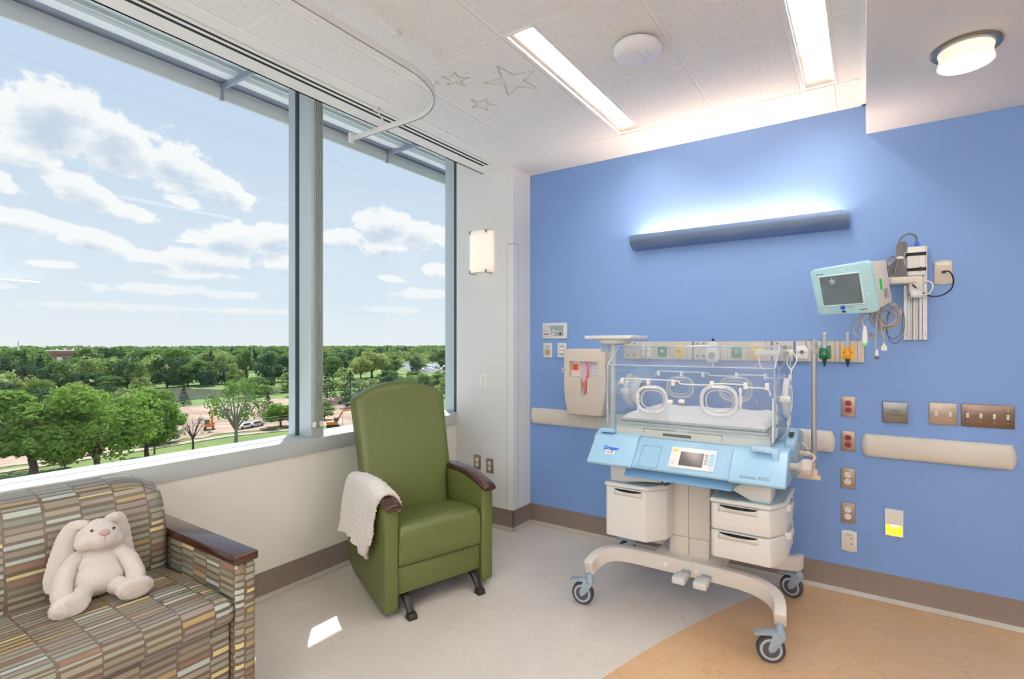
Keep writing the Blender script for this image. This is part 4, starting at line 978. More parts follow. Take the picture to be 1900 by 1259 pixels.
# ------------------------------------------------------------------ infant incubator
def incubator():
    t = thing('infant_incubator', 'white and pale blue infant incubator on four casters with a clear hood', 'incubator', (-0.81, 2.77, 0))
    W_ = pmat('incubator_white', S(230, 230, 227), 0.36)
    Wb = pmat('incubator_beam', S(224, 217, 209), 0.4)
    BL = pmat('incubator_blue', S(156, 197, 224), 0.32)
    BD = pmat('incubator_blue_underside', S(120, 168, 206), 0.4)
    GR = pmat('incubator_grey', S(208, 214, 210), 0.38)
    SL = pmat('incubator_slate', S(150, 166, 178), 0.4)
    TP = pmat('incubator_taupe', S(190, 180, 172), 0.42)
    rub = pmat('caster_rubber', S(52, 50, 54), 0.6); hub = pmat('caster_hub', S(74, 70, 76), 0.5); ring = pmat('caster_ring', S(176, 184, 194), 0.4)
    acr = clear_mat('hood_acrylic', (0.955, 0.975, 0.992), 0.055, haze=0.035)
    edge = clear_mat('hood_edge_highlight', (0.85, 0.91, 0.97), 0.08, haze=0.35, hazecol=(0.88, 0.93, 1.0))
    port = clear_mat('port_frosted', (0.90, 0.93, 0.96), 0.06, haze=0.58, hazecol=(0.95, 0.96, 0.97))

    # wheeled base: two bowed beams, a bridge and the casters
    fr = [(-1.276, 2.430, 0.198), (-1.272, 2.475, 0.214), (-1.250, 2.535, 0.235), (-1.205, 2.580, 0.246), (-1.13, 2.604, 0.250), (-1.0, 2.612, 0.250), (-0.62, 2.612, 0.250), (-0.49, 2.602, 0.248), (-0.405, 2.572, 0.242), (-0.350, 2.525, 0.230), (-0.328, 2.470, 0.210), (-0.322, 2.430, 0.190)]
    MB().tube(smooth_path(fr, 4), 0, flat=(0.052, 0.080)).build('front_beam', Wb, t, bevel=0.016, seg=3, ang=50)
    bk = [(-1.300, 3.105, 0.200), (-1.292, 3.04, 0.215), (-1.255, 2.985, 0.235), (-1.18, 2.945, 0.25), (-1.0, 2.930, 0.257), (-0.60, 2.930, 0.257), (-0.44, 2.945, 0.25), (-0.365, 2.985, 0.238), (-0.325, 3.04, 0.222), (-0.315, 3.105, 0.215)]
    MB().tube(smooth_path(bk, 4), 0, flat=(0.052, 0.080)).build('rear_beam', Wb, t, bevel=0.016, seg=3, ang=50)
    MB().box(-0.98, -0.63, 2.635, 2.905, 0.225, 0.285).build('bridge', Wb, t, bevel=0.01)
    for px, pz in ((-0.90, 0.252), (-0.735, 0.250)):
        MB().lathe([(0.013, 0), (0.012, -0.002), (0, -0.002)], (px, 2.586, pz), 'y', 16).build('beam_plug', white_p, t)
    def caster(x, y, rz):
        M = Matrix.Translation((x, y, 0)) @ Matrix.Rotation(R(rz), 4, 'Z'); c = (-0.038, 0, 0.0615)
        f = MB(M)
        f.lathe([(0.021, 0.118), (0.024, 0.124), (0.024, 0.142), (0.019, 0.150), (0.014, 0.172)], (0, 0, 0), n=18)
        for sy in (-1, 1):
            f.add([(-0.044, sy*0.019, 0.048), (-0.022, sy*0.019, 0.058), (0.022, sy*0.014, 0.118), (0.020, sy*0.014, 0.138), (-0.030, sy*0.014, 0.138), (-0.052, sy*0.019, 0.068),
                   (-0.044, sy*0.025, 0.048), (-0.022, sy*0.025, 0.058), (0.022, sy*0.022, 0.118), (0.020, sy*0.020, 0.138), (-0.030, sy*0.020, 0.138), (-0.052, sy*0.025, 0.068)],
                  [(0, 1, 2, 3, 4, 5), (6, 7, 8, 9, 10, 11)]+[(i, (i+1) % 6, 6+(i+1) % 6, 6+i) for i in range(6)])
        f.box(-0.035, 0.02, -0.02, 0.02, 0.124, 0.140)
        fo = f.build('caster', SL, t, bevel=0.003)
        p_ = MB(M); p_.hexa([(-0.105, -0.018, 0.118), (-0.02, -0.020, 0.126), (-0.02, 0.020, 0.126), (-0.105, 0.018, 0.118), (-0.112, -0.018, 0.128), (-0.02, -0.020, 0.144), (-0.02, 0.020, 0.144), (-0.112, 0.018, 0.128)])
        for k in range(4): p_.box(-0.104+k*0.012, -0.099+k*0.012, -0.017, 0.017, 0.128+k*0.0018, 0.133+k*0.0018)
        p_.build('brake_pedal', SL, fo, bevel=0.002)
        w_ = MB(M); w_.k = 0
        prof = [(0.047, -0.0155), (0.056, -0.0155), (0.0600, -0.011), (0.0612, 0), (0.0600, 0.011), (0.056, 0.0155), (0.047, 0.0155)]
        w_.lathe(prof, c, 'y', 36, cap=False)
        w_.k = 1; w_.lathe([(0.047, -0.0155), (0.046, -0.0165), (0.037, -0.0165), (0.036, -0.0155)], c, 'y', 36, cap=False); w_.lathe([(0.047, 0.0155), (0.046, 0.0165), (0.037, 0.0165), (0.036, 0.0155)], c, 'y', 36, cap=False)
        w_.k = 2; w_.lathe([(0.036, -0.0155), (0.030, -0.013), (0.0, -0.016)], c, 'y', 30); w_.lathe([(0.036, 0.0155), (0.030, 0.013), (0.0, 0.016)], c, 'y', 30)
        w_.build('wheel', [rub, ring, hub], fo)
    caster(-1.272, 2.437, 8); caster(-0.324, 2.437, 18); caster(-1.298, 3.10, 10); caster(-0.316, 3.10, -14)
    for x in (-0.788, -0.683):
        o = MB(); o.box(x-0.028, x+0.028, 2.475, 2.555, 0.222, 0.250); o.box(x-0.033, x+0.033, 2.445, 2.515, 0.226, 0.262)
        o.build('foot_pedal', pmat('pedal_white', S(214, 216, 212), 0.45), t, bevel=0.008)
        MB().box(x-0.022, x+0.022, 2.545, 2.66, 0.228, 0.246).build('pedal_arm', SL, t)

    # lifting column: wider sleeve over a lower section, with a centre seam
    c0, c1 = -0.915, -0.693
    MB().box(c0, -0.8055, 2.680, 2.87, 0.380, 0.745).add([], []).build('column_cover', pmat('column_cream', S(224, 217, 208), 0.42), t, bevel=0.004)
    MB().box(-0.8045, c1, 2.680, 2.87, 0.380, 0.745).build('column_cover', MATS['column_cream'], t, bevel=0.004)
    MB().box(c0+0.004, -0.8055, 2.683, 2.866, 0.250, 0.378).build('column_foot', MATS['column_cream'], t, bevel=0.004)
    MB().box(-0.8045, c1-0.004, 2.683, 2.866, 0.250, 0.378).build('column_foot', MATS['column_cream'], t, bevel=0.004)
    for x in (-0.86, -0.75): MB().lathe([(0.005, 0), (0.004, -0.002), (0, -0.002)], (x, 2.683, 0.272), 'y', 10).build('screw', steel, t)
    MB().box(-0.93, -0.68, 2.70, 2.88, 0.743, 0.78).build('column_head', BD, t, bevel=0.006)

    # storage: one tall bin on the left, two drawers on the right, each under a grey tray
    def bin_(x0, x1, y0, y1, z0, z1, ch, name):
        pts = [(x0+0.012, y0+0.0), (x1-0.02, y0), (x1+ch, y0+0.10), (x1+ch, y1), (x0+0.012, y1), (x0, y1-0.01), (x0, y0+0.012)]
        return MB().prism(pts, 'z', z0, z1).build(name, W_, t, bevel=0.010, seg=3)
    def pull(parent, x0, x1, y0, z):
        n = 14; v = MB()
        cx, hw_ = (x0+x1)/2, (x1-x0)/2
        def fn(u, w): 
            a = (u-0.5)*2; y = y0-0.020*(1-a*a)*(1-w)-0.001; return (cx+hw_*a, y, z-0.010*(1-w)*(1-a*a*0.4)-0.030*w)
        v.grid(fn, n, 3); v.build('handle', W_, parent, solid=0.003)
        s = MB(); s.prism([(cx-hw_*0.96, z+0.001)]+[(cx+hw_*math.cos(R(180+180*i/10))*0.96, z-0.013*math.sin(R(180*i/10))) for i in range(11)]+[(cx+hw_*0.96, z+0.001)], 'y', y0-0.0012, y0+0.0006)
        s.build('finger_gap', black_m, parent)
    def lid(x0, x1, y0, y1, z, ch):
        pts = [(x0, y0-0.006), (x1-0.018, y0-0.006), (x1+ch+0.004, y0+0.095), (x1+ch+0.004, y1), (x0, y1)]
        o = MB().prism(pts, 'z', z, z+0.022).build('tray_top', W_, t, bevel=0.008, seg=3)
        pin = [(x0+0.012, y0+0.008), (x1-0.022, y0+0.008), (x1+ch-0.010, y0+0.098), (x1+ch-0.010, y1-0.01), (x0+0.012, y1-0.01)]
        MB().prism(pin, 'z', z+0.0212, z+0.0228).build('tray_liner', pmat('tray_liner_grey', S(176, 194, 200), 0.4), o)
        return o
    b = bin_(-1.198, -0.945, 2.475, 2.86, 0.385, 0.648, 0.06, 'storage_bin'); pull(b, -1.145, -0.985, 2.475, 0.642); lid(-1.20, -0.943, 2.475, 2.87, 0.651, 0.062)
    for z0, z1 in ((0.392, 0.520), (0.526, 0.650)):
        d = bin_(-0.637, -0.352, 2.475, 2.86, z0, z1, 0.035, 'drawer'); pull(d, -0.60, -0.42, 2.475, z1-0.004)
        MB().tube([(-0.330, 2.58, z1-0.004), (-0.300, 2.60, z1-0.006), (-0.296, 2.68, z1-0.006), (-0.312, 2.74, z1-0.004)], 0, flat=(0.005, 0.032)).build('side_handle', W_, d, bevel=0.002)
    lid(-0.640, -0.350, 2.475, 2.87, 0.654, 0.037)
    # shoulders carrying the cabinet
    MB().prism([(-1.180, 0.673), (-1.180, 0.800), (-1.098, 0.800), (-1.020, 0.722), (-0.87, 0.722), (-0.87, 0.700), (-0.99, 0.690), (-1.10, 0.673)], 'y', 2.505, 2.66).build('shoulder_bracket', W_, t, bevel=0.006)
    MB().prism([(-0.372, 0.675), (-0.372, 0.79), (-0.432, 0.79), (-0.520, 0.742), (-0.70, 0.765), (-0.70, 0.752), (-0.56, 0.722), (-0.455, 0.675)], 'y', 2.505, 2.66).build('shoulder_bracket', W_, t, bevel=0.006)

    # cabinet shell: sloping blue front with a recessed middle
    def sect(d, zt, yb=2.345): return [(yb+d, 0.802), (yb+d+0.006, 0.790), (2.46, 0.780), (3.10, 0.780), (3.12, 0.800), (3.08, zt), (2.475+d*0.6, zt), (2.452+d, zt-0.012)]
    body = MB()
    body.prism(sect(0.016, 0.930), 'x', -1.00, -0.525); 
    body.build('cabinet_front', BL, t, bevel=0.006)
    MB().prism(sect(0.0, 0.936), 'x', -1.243, -0.996).build('cabinet_side', BL, t, bevel=0.018, seg=4)
    MB().prism(sect(0.0, 0.936), 'x', -0.528, -0.290).build('cabinet_side', BL, t, bevel=0.018, seg=4)
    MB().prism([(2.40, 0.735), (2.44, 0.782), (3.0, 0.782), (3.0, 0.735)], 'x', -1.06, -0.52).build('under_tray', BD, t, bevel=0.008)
    MB().tube([(-0.860, 2.43, 0.745), (-0.860, 2.425, 0.722), (-0.842, 2.425, 0.715), (-0.825, 2.43, 0.728)], 0.006, 8).build('hook', dark_p, t)
    # frame on the sloping front: u runs right, v up the slope
    p0, p1 = Vector((0, 2.361, 0.802)), Vector((0, 2.468, 0.918))
    def front_M(x, v, off): 
        d = (p1-p0); L = d.length; d.normalize(); n = Vector((1, 0, 0)).cross(d); n = n if n.y < 0 else -n
        p = p0+d*v; m = Matrix(((1, d.x, n.x, x), (0, d.y, n.y, p.y+n.y*off), (0, d.z, n.z, p.z+n.z*off), (0, 0, 0, 1)))
        return m
    Ms = front_M(0, 0, 0)
    scr = MB(Ms); scr.box(-0.815, -0.598, 0.022, 0.136, 0, 0.006); cp = scr.build('control_panel', pmat('panel_white', S(238, 238, 238), 0.3), t, bevel=0.003)
    MB(Ms).box(-0.766, -0.654, 0.036, 0.112, 0.006, 0.0072).build('display', pmat('panel_display', S(70, 66, 66), 0.15), cp)
    MB(Ms).box(-0.805, -0.782, 0.108, 0.122, 0.006, 0.0072).build('yellow_alarm_window', gas_y, cp)
    for i in range(4):
        MB(Ms).box(-0.648, -0.632, 0.054+i*0.015, 0.064+i*0.015, 0.006, 0.0075).build('key', pmat('key_grey', S(170, 172, 180), 0.4), cp)
        MB(Ms).box(-0.626, -0.604, 0.050+i*0.017, 0.064+i*0.017, 0.006, 0.0075).build('key', pmat('key_blue', S(160, 206, 236), 0.4), cp)
    MB(Ms).lathe([(0.010, 0.006), (0.010, 0.008), (0.007, 0.008), (0.007, 0.0065), (0, 0.0065)], (-0.614, 0.034, 0), n=18).build('dial', pmat('key_pale', S(222, 222, 230), 0.4), cp)
    for v in (0.052, 0.040): MB(Ms).box(-0.803, -0.788, v, v+0.003, 0.006, 0.0068).build('caption', pmat('caption_grey', S(170, 170, 176), 0.5), cp)
    sq = MB(Ms); a0, a1, v0, v1 = -0.968, -0.868, 0.006, 0.128
    for q in ((a0, a1, v0, v0+0.0025), (a0, a1, v1-0.0025, v1), (a0, a0+0.0025, v0, v1), (a1-0.0025, a1, v0, v1)): sq.box(*q, -0.0005, 0.0007)
    sq.build('access_door_seam', pmat('seam_blue', S(96, 140, 170), 0.5), t)
    q0, q1 = Vector((0, 2.345, 0.802)), Vector((0, 2.452, 0.924))
    def side_M(x, v): 
        d = (q1-q0).normalized(); n = Vector((0, -d.z, d.y)); p = q0+d*v+n*0.0008
        return Matrix(((1, d.x, n.x, x), (0, d.y, n.y, p.y), (0, d.z, n.z, p.z), (0, 0, 0, 1)))
    lettering('Dräger', 0.030, pmat('mark_blue', S(24, 80, 200), 0.4), t, side_M(-1.128, 0.090), bold=0.0006)
    tg = MB(side_M(-1.128, 0.066)).box(-0.026, 0.026, -0.011, 0.011, -0.0005, 0.0004).build('white_sticker', white_p, t)
    st = MB(side_M(-1.128, 0.066))
    for k in range(9): st.box(-0.020+k*0.0044, -0.0168+k*0.0044, -0.004, 0.003+(k % 3)*0.001, 0.0004, 0.0009)
    st.build('sticker_print', pmat('caption_dark', S(120, 120, 130), 0.5), tg)
    lettering('Isolette 8000', 0.0235, pmat('mark_grey', S(120, 140, 160), 0.5), t, side_M(-0.418, 0.026))

    # deck, mattress tray and sheeted mattress
    MB().box(-1.140, -0.372, 2.490, 3.03, 0.930, 0.984).build('deck', GR, t, bevel=0.004)
    dr = MB(); y = 2.4895
    for q in ((-0.985, -0.585, 0.972, 0.9745), (-0.985, -0.9825, 0.952, 0.974), (-0.5875, -0.585, 0.940, 0.974)): dr.box(q[0], q[1], y-0.0004, y+0.001, q[2], q[3])
    dr.build('drawer_seam', pmat('seam_grey', S(96, 100, 102), 0.5), t)
    MB().box(-0.880, -0.735, 2.4885, 2.495, 0.944, 0.958).build('drawer_grip', pmat('grip_dark', S(86, 92, 92), 0.5), t)
    cl = MB().box(-0.812, -0.752, 2.4885, 2.4905, 0.970, 0.983).build('caution_label', pmat('label_pale', S(218, 220, 230), 0.6), t)
    MB().prism([(-0.772, 0.973), (-0.762, 0.973), (-0.767, 0.981)], 'y', 2.4878, 2.4886).build('caution_triangle', gas_y, cl)
    tr = MB(); tr.box(-1.125, -0.385, 2.505, 3.01, 0.984, 1.000); tr.box(-1.118, -0.392, 2.510, 3.005, 1.003, 1.018)
    tr.build('mattress_tray', pmat('tray_grey', S(196, 204, 202), 0.4), t, bevel=0.004)
    rn = random.Random(3); ph = [rn.uniform(0, 6) for _ in range(8)]
    def sheet(u, v):
        x = -1.112+0.722*u; yy = 2.512+0.49*v
        e = min(u/0.06, (1-u)/0.06, v/0.10, (1-v)/0.10, 1.0)
        z = 1.016+0.034*math.sqrt(max(0, min(1, e)))
        z += 0.004*math.sin(9*u+ph[0]+3*v)*math.sin(7*v+ph[1])+0.003*math.sin(23*u+ph[2]-11*v)+0.0045*math.exp(-((u-0.93)/0.06)**2)*math.sin(40*v+60*u)
        return (x, yy, z)
    MB().grid(sheet, 60, 40).build('sheeted_mattress', pmat('sheet_white', S(244, 240, 236), 0.85, bump=(60, 0.15, 0.01)), t)

    # clear hood
    hx0, hx1, hy0, hy1, hz0, hz1, hz2 = -1.185, -0.352, 2.480, 3.040, 0.972, 1.300, 1.400; ym = 2.640; th = 0.005
    prof = [(hy0, hz0), (hy0, hz1), (ym, hz2), (hy1, hz2), (hy1, hz0)]
    h = MB()
    for (a, b_) in zip(prof[:-1], prof[1:]):
        d = Vector((b_[0]-a[0], b_[1]-a[1])); n = Vector((-d.y, d.x)).normalized()*th
        h.prism([a, b_, (b_[0]-n.x, b_[1]-n.y), (a[0]-n.x, a[1]-n.y)], 'x', hx0, hx1)
    for x in (hx0, hx1-th): h.prism([(hy0+th, hz0), (hy0+th, hz1), (ym, hz2-th), (hy1-th, hz2-th), (hy1-th, hz0)], 'x', x, x+th)
    h.build('hood', acr, t, smooth=False)
    e = MB()
    for x in (hx0, hx1):
        for a, b_ in zip(prof[:-1], prof[1:]): e.tube([(x, a[0], a[1]), (x, b_[0], b_[1])], 0.0045, 6)
    for yz in ((hy0, hz1), (ym, hz2), (hy1, hz2)): e.tube([(hx0, yz[0], yz[1]), (hx1, yz[0], yz[1])], 0.0042, 6)
    e.build('hood_edge_highlight', edge, t)  # edge highlights put into the pale milky colour of these tubes
    # hinge bars with clips just under the slope
    for yy, z in ((hy0-0.008, 1.218), (hy1-0.02, 1.232)):
        b_ = MB()
        b_.tube(smooth_path([(hx0+0.07, yy, z-0.02), (hx0+0.09, yy, z+0.01), (-0.98, yy, z+0.012), (-0.80, yy, z+0.010), (-0.78, yy, z-0.004), (-0.64, yy, z-0.004), (-0.62, yy, z+0.004), (-0.48, yy, z+0.004), (-0.46, yy, z-0.008), (hx1-0.03, yy, z-0.010), (hx1-0.016, yy, z-0.04)], 3), 0.0034, 7)
        b_.build('hinge_bar', gas_w, t)
        for x in (hx0+0.09, -0.95, -0.82, -0.63, -0.475, hx1-0.03):
            c_ = MB(); c_.box(x-0.009, x+0.009, yy-0.008, yy+0.009, z-0.016, z+0.016); c_.build('hinge_clip', gas_w, t, bevel=0.003)
    # hand ports: frosted oval rings with a latch
    for (cx, cz, yy, rx_, rz_, la) in ((-0.932, 1.128, hy0-0.010, 0.088, 0.074, 1), (-0.596, 1.140, hy0-0.010, 0.092, 0.078, 1), (-0.966, 1.148, hy1+0.004, 0.090, 0.070, -1), (-0.640, 1.150, hy1+0.004, 0.098, 0.078, -1)):
        o = MB().torus((cx, yy, cz), rx_-0.010, rz_-0.010, 0.0100, 'y', 48, 10).build('port_ring', port, t)
        MB().torus((cx, yy+0.010*la, cz), rx_-0.028, rz_-0.028, 0.004, 'y', 40, 8).build('port_gasket', port, o)
        MB().box(cx-0.03, cx+0.03, yy-0.013, yy-0.006, cz+rz_-0.016, cz+rz_-0.008).build('port_hinge', gas_w, o, bevel=0.002)
    for x, z, w_ in ((-0.834, 1.122, 0.030), (-0.775, 1.128, 0.030)):
        MB().box(x-w_/2, x+w_/2, hy0-0.024, hy0-0.0005, z-0.009, z+0.010).build('port_latch', gas_w, t, bevel=0.005)
    for x, z in ((-0.497, 1.148), (-1.005+0.0, 1.10)):
        v = MB(); v.cyl((x, hy0-0.012, z-0.045), (x, hy0-0.012, z+0.045), 0.005, n=10); v.ball((x, hy0-0.012, z+0.045), 0.0085, 0.0085, 0.016, nu=12, nv=8); v.box(x-0.006, x+0.006, hy0-0.012, hy0, z-0.02, z+0.02)
        v.build('door_latch', gas_w, t)
    for z in (1.17, 1.085): MB().box(-0.523, -0.511, hy1-0.02, hy1-0.006, z-0.012, z+0.012).build('door_hinge', TP, t, bevel=0.004)
    # end ports: big drum ports seen edge-on
    for x, sg in ((hx0, 1), (hx1, 1)):
        o = MB(); o.lathe([(0.078, 0), (0.098, 0.006*sg), (0.100, 0.016*sg), (0.092, 0.030*sg), (0.074, 0.034*sg), (0.070, 0.030*sg)], (x+(0.002 if sg > 0 else 0), 2.76, 1.145), 'x', 36, cap=False)
        o.build('end_port', port, t)
        MB().box(x-0.004, x+0.045, 2.655, 2.675, 1.13, 1.16).build('port_latch', gas_w, t, bevel=0.005)
    f = MB(); f.lathe([(0.085, 0.034), (0.06, 0.075), (0.045, 0.085)], (hx0, 2.76, 1.145), 'x', 30, cap=False); f.build('iris_sleeve', port, t, solid=0.002)
    for z0, z1 in ((0.985, 1.03), (1.05, 1.09), (1.10, 1.14)): MB().box(hx1+0.002, hx1+0.012, 2.486, 2.50, z0, z1).build('hood_hinge', edge, t, bevel=0.002)
    for z0, z1 in ((0.985, 1.04), (1.06, 1.10)): MB().box(hx0-0.012, hx0-0.002, 2.486, 2.50, z0, z1).build('hood_hinge', edge, t, bevel=0.002)
    MB().tube([(hx1-0.006, hy0-0.006, 0.965), (hx1-0.006, hy0-0.006, 1.165)], 0, flat=(0.006, 0.006)).build('hood_prop', gas_w, t)

    # sensor module and hoses at the right end of the hood
    MB().box(-0.375, -0.318, 2.86, 2.92, 1.345, 1.385).build('sensor_module', W_, t, bevel=0.006)
    MB().box(-0.510, -0.375, 2.88, 2.91, 1.350, 1.378).build('sensor_arm', W_, t, bevel=0.005)
    MB().box(-0.365, -0.335, 2.87, 2.91, 1.385, 1.425).build('sensor_clamp', pmat('clamp_grey', S(190, 190, 186), 0.4), t, bevel=0.004)
    MB().cyl((-0.347, 2.855, 1.365), (-0.347, 2.845, 1.365), 0.010, n=14).build('sensor_knob', steel, t)
    hs = MB()
    hs.tube(smooth_path([(-0.49, 2.885, 1.352), (-0.480, 2.88, 1.30), (-0.462, 2.88, 1.275)]), 0.0035, 8)
    hs.tube(smooth_path([(-0.318, 2.88, 1.365), (-0.300, 2.86, 1.33), (-0.322, 2.84, 1.28), (-0.326, 2.82, 1.24)]), 0.0032, 8)
    hs.tube(smooth_path([(-0.347, 2.88, 1.345), (-0.345, 2.86, 1.31), (-0.326, 2.84, 1.28)]), 0.0032, 8)
    hs.tube(smooth_path([(-0.330, 2.74, 1.03), (-0.328, 2.73, 0.985), (-0.345, 2.72, 0.955), (-0.36, 2.70, 0.94)]), 0.004, 8)
    hs.tube(smooth_path([(-0.328, 2.73, 0.985), (-0.300, 2.74, 0.945), (-0.262, 2.75, 0.925), (-0.240, 2.76, 0.895), (-0.262, 2.765, 0.870), (-0.285, 2.765, 0.865)]), 0.004, 8)
    hs.build('hose', gas_w, t)
    for z0, z1, x in ((1.185, 1.255, -0.326), (1.00, 1.065, -0.330)): MB().cyl((x, 2.80, z0), (x, 2.81, z1), 0.0085, n=12).build('hose_connector', gas_w, t)

    # cabinet ends: straps, knobs, rail
    MB().prism([(-1.262, 0.905), (-1.225, 0.955), (-1.215, 0.962), (-1.140, 0.962), (-1.140, 0.940), (-1.205, 0.940), (-1.235, 0.900)], 'y', 2.455, 2.50).build('latch_strap', BL, t, bevel=0.003)
    MB().prism([(-0.440, 0.945), (-0.360, 0.945), (-0.330, 0.945), (-0.326, 0.892), (-0.352, 0.892), (-0.358, 0.925), (-0.440, 0.925)], 'y', 2.425, 2.475).build('latch_strap', pmat('strap_blue', S(178, 214, 238), 0.35), t, bevel=0.003)
    MB().lathe([(0.020, 0), (0.032, -0.006), (0.036, -0.018), (0.030, -0.030), (0.0, -0.031)], (-1.243, 2.53, 0.885), 'x', 24).build('side_knob', GR, t, bevel=0.001)
    sk = MB(); sk.lathe([(0.016, 0), (0.016, 0.030), (0.030, 0.045), (0.040, 0.055), (0.041, 0.080), (0.034, 0.092), (0, 0.094)], (-0.290, 2.475, 0.868), 'x', 8); sk.build('tilt_knob', TP, t, bevel=0.004)
    MB().prism([(2.53, 0.96), (2.66, 1.01), (2.74, 1.0), (2.76, 0.95), (2.76, 0.80), (2.55, 0.80)], 'x', -0.318, -0.268).build('sensor_housing', pmat('housing_blue', S(142, 172, 196), 0.4), t, bevel=0.012, seg=3)
    MB().box(-0.305, -0.285, 2.57, 2.66, 0.985, 0.997).build('housing_slot', dark_p, t)
    vt = MB(); vt.box(-0.2685, -0.2665, 2.60, 2.64, 0.85, 0.95); vt.build('vent_panel', pmat('vent_cream', S(220, 206, 184), 0.5), t)
    vl = MB()
    for k in range(8): vl.box(-0.2668, -0.2660, 2.604, 2.636, 0.858+k*0.008, 0.861+k*0.008)
    vl.build('vent_slot', dark_p, t)
    MB().tube([(-0.285, 2.64, 0.900), (-0.222, 2.64, 0.900), (-0.200, 2.64, 0.885), (-0.222, 2.62, 0.835), (-0.285, 2.60, 0.820)], 0, flat=(0.014, 0.022)).build('side_rail', TP, t, bevel=0.004)
    MB().box(-0.290, -0.184, 2.735, 2.765, 0.757, 0.779).build('pole_arm', pmat('pole_arm_cream', S(222, 206, 186), 0.42), t, bevel=0.004)
    pl = MB().cyl((-0.214, 2.75, 0.779), (-0.214, 2.75, 1.375), 0.0125, n=20).build('drip_pole', pmat('pole_steel', S(188, 188, 190), 0.28, 0.8), t)
    MB().lathe([(0.017, 0.779), (0.017, 0.808), (0.0145, 0.810)], (-0.214, 2.75, 0), n=20).build('pole_socket', MATS['pole_arm_cream'], t)
    MB().lathe([(0.0135, 1.362), (0.0155, 1.366), (0.0155, 1.392), (0.010, 1.402), (0.007, 1.430), (0.0, 1.436)], (-0.214, 2.75, 0), n=20).build('pole_collar', pmat('collar_grey', S(176, 170, 172), 0.4), pl)
    for k in range(4):
        a = R(25+90*k); cx, cy = math.cos(a), math.sin(a)
        MB().tube(smooth_path([(-0.214+cx*q, 2.75+cy*q, z) for q, z in ((0.004, 1.425), (0.012, 1.400), (0.024, 1.394), (0.034, 1.404), (0.036, 1.424), (0.031, 1.436))]), 0.0032, 8).build('pole_hook', chrome, pl)
    # shelf on its own post at the left end
    MB().box(-1.275, -1.243, 2.68, 2.76, 0.83, 0.90).build('post_bracket', W_, t, bevel=0.005)
    po = MB().cyl((-1.262, 2.72, 0.85), (-1.262, 2.72, 1.425), 0.016, n=20).build('shelf_post', W_, t)
    sh = MB().box(-1.392, -1.100, 2.60, 2.86, 1.440, 1.460).build('shelf', pmat('shelf_white', S(226, 226, 220), 0.4), t, bevel=0.005)
    MB().lathe([(0.03, 1.405), (0.085, 1.415), (0.095, 1.428), (0.095, 1.440)], (-1.25, 2.72, 0), n=32).build('shelf_boss', W_, t)
    MB().hexa([(-1.400, 2.83, 1.36), (-1.345, 2.83, 1.36), (-1.345, 2.87, 1.36), (-1.400, 2.87, 1.36), (-1.398, 2.83, 1.438), (-1.350, 2.83, 1.438), (-1.350, 2.87, 1.438), (-1.398, 2.87, 1.438)]).build('shelf_lip', edge, t)
incubator()
# ------------------------------------------------------------------ sofa fabric: staggered columns of thin woven bars
def sofa_fabric():
    mt = pmat('sofa_fabric', S(128, 118, 100), 0.40, spec=0.6, coat=0.2); mt.node_tree.nodes['Principled BSDF'].inputs['Coat Roughness'].default_value = 0.35; w = NT(mt.node_tree); b = w.n['Principled BSDF']
    uv = w.new('ShaderNodeUVMap'); uv.uv_map = 'UVMap'; sp = w.new('ShaderNodeSeparateXYZ'); w.link(uv.outputs[0], sp.inputs[0])
    u = w.m('DIVIDE', sp.outputs[0], 0.102); ci = w.m('FLOOR', u); cf = w.m('FRACT', u)
    def rnd(a, bb):
        c = w.new('ShaderNodeCombineXYZ'); w.val(c.inputs[0], a); w.val(c.inputs[1], bb)
        n = w.new('ShaderNodeTexWhiteNoise', noise_dimensions='2D'); w.link(c.outputs[0], n.inputs['Vector']); return n
    off = rnd(ci, 3.3).outputs['Value']
    v = w.m('ADD', w.m('DIVIDE', sp.outputs[1], 0.0250), w.m('MULTIPLY', off, 9.0)); ri = w.m('FLOOR', v); rf = w.m('FRACT', v)
    r1 = rnd(ci, ri); s2 = w.new('ShaderNodeSeparateXYZ'); w.link(r1.outputs['Color'], s2.inputs[0])
    h = w.m('MULTIPLY_ADD', s2.outputs[0], 0.34, 0.44)
    bar = w.m('MULTIPLY', w.m('LESS_THAN', rf, h), w.m('GREATER_THAN', cf, w.m('MULTIPLY_ADD', s2.outputs[2], 0.10, 0.015)))
    pal = w.ramp(s2.outputs[1], [(0, S(134, 126, 108)), (0.22, S(146, 148, 130)), (0.44, S(142, 128, 120)), (0.60, S(152, 146, 126)), (0.72, S(166, 142, 98)), (0.80, S(132, 100, 80)), (0.86, S(212, 196, 144)), (0.93, S(180, 190, 182)), (0.965, S(122, 128, 116))], 'CONSTANT')
    # the ground between the bars: brown with faint thinner bars
    gp = w.ramp(s2.outputs[2], [(0, S(94, 80, 64)), (0.5, S(106, 94, 76)), (0.8, S(98, 82, 66))], 'CONSTANT')
    w.link(w.mix(bar, gp, pal), b.inputs['Base Color'])
    nz = w.new('ShaderNodeTexNoise', i_Scale=900.0); tc = w.n['Texture Coordinate']; w.link(tc.outputs['Object'], nz.inputs['Vector'])
    bp = w.new('ShaderNodeBump', i_Strength=0.10, i_Distance=0.002); w.link(nz.outputs[0], bp.inputs['Height']); w.link(bp.outputs[0], b.inputs['Normal'])
    return mt
fab = sofa_fabric()
def buv(c, ax): return (c.y, c.z) if ax == 0 else (c.x, c.z) if ax == 1 else (c.y, c.x)
wood = pmat('dark_mahogany', S(72, 30, 20), 0.22, coat=0.5)
w = NT(wood.node_tree); tc = w.n['Texture Coordinate']
mp = w.new('ShaderNodeMapping'); mp.inputs['Scale'].default_value = (3, 60, 30); w.link(tc.outputs['Object'], mp.inputs[0])
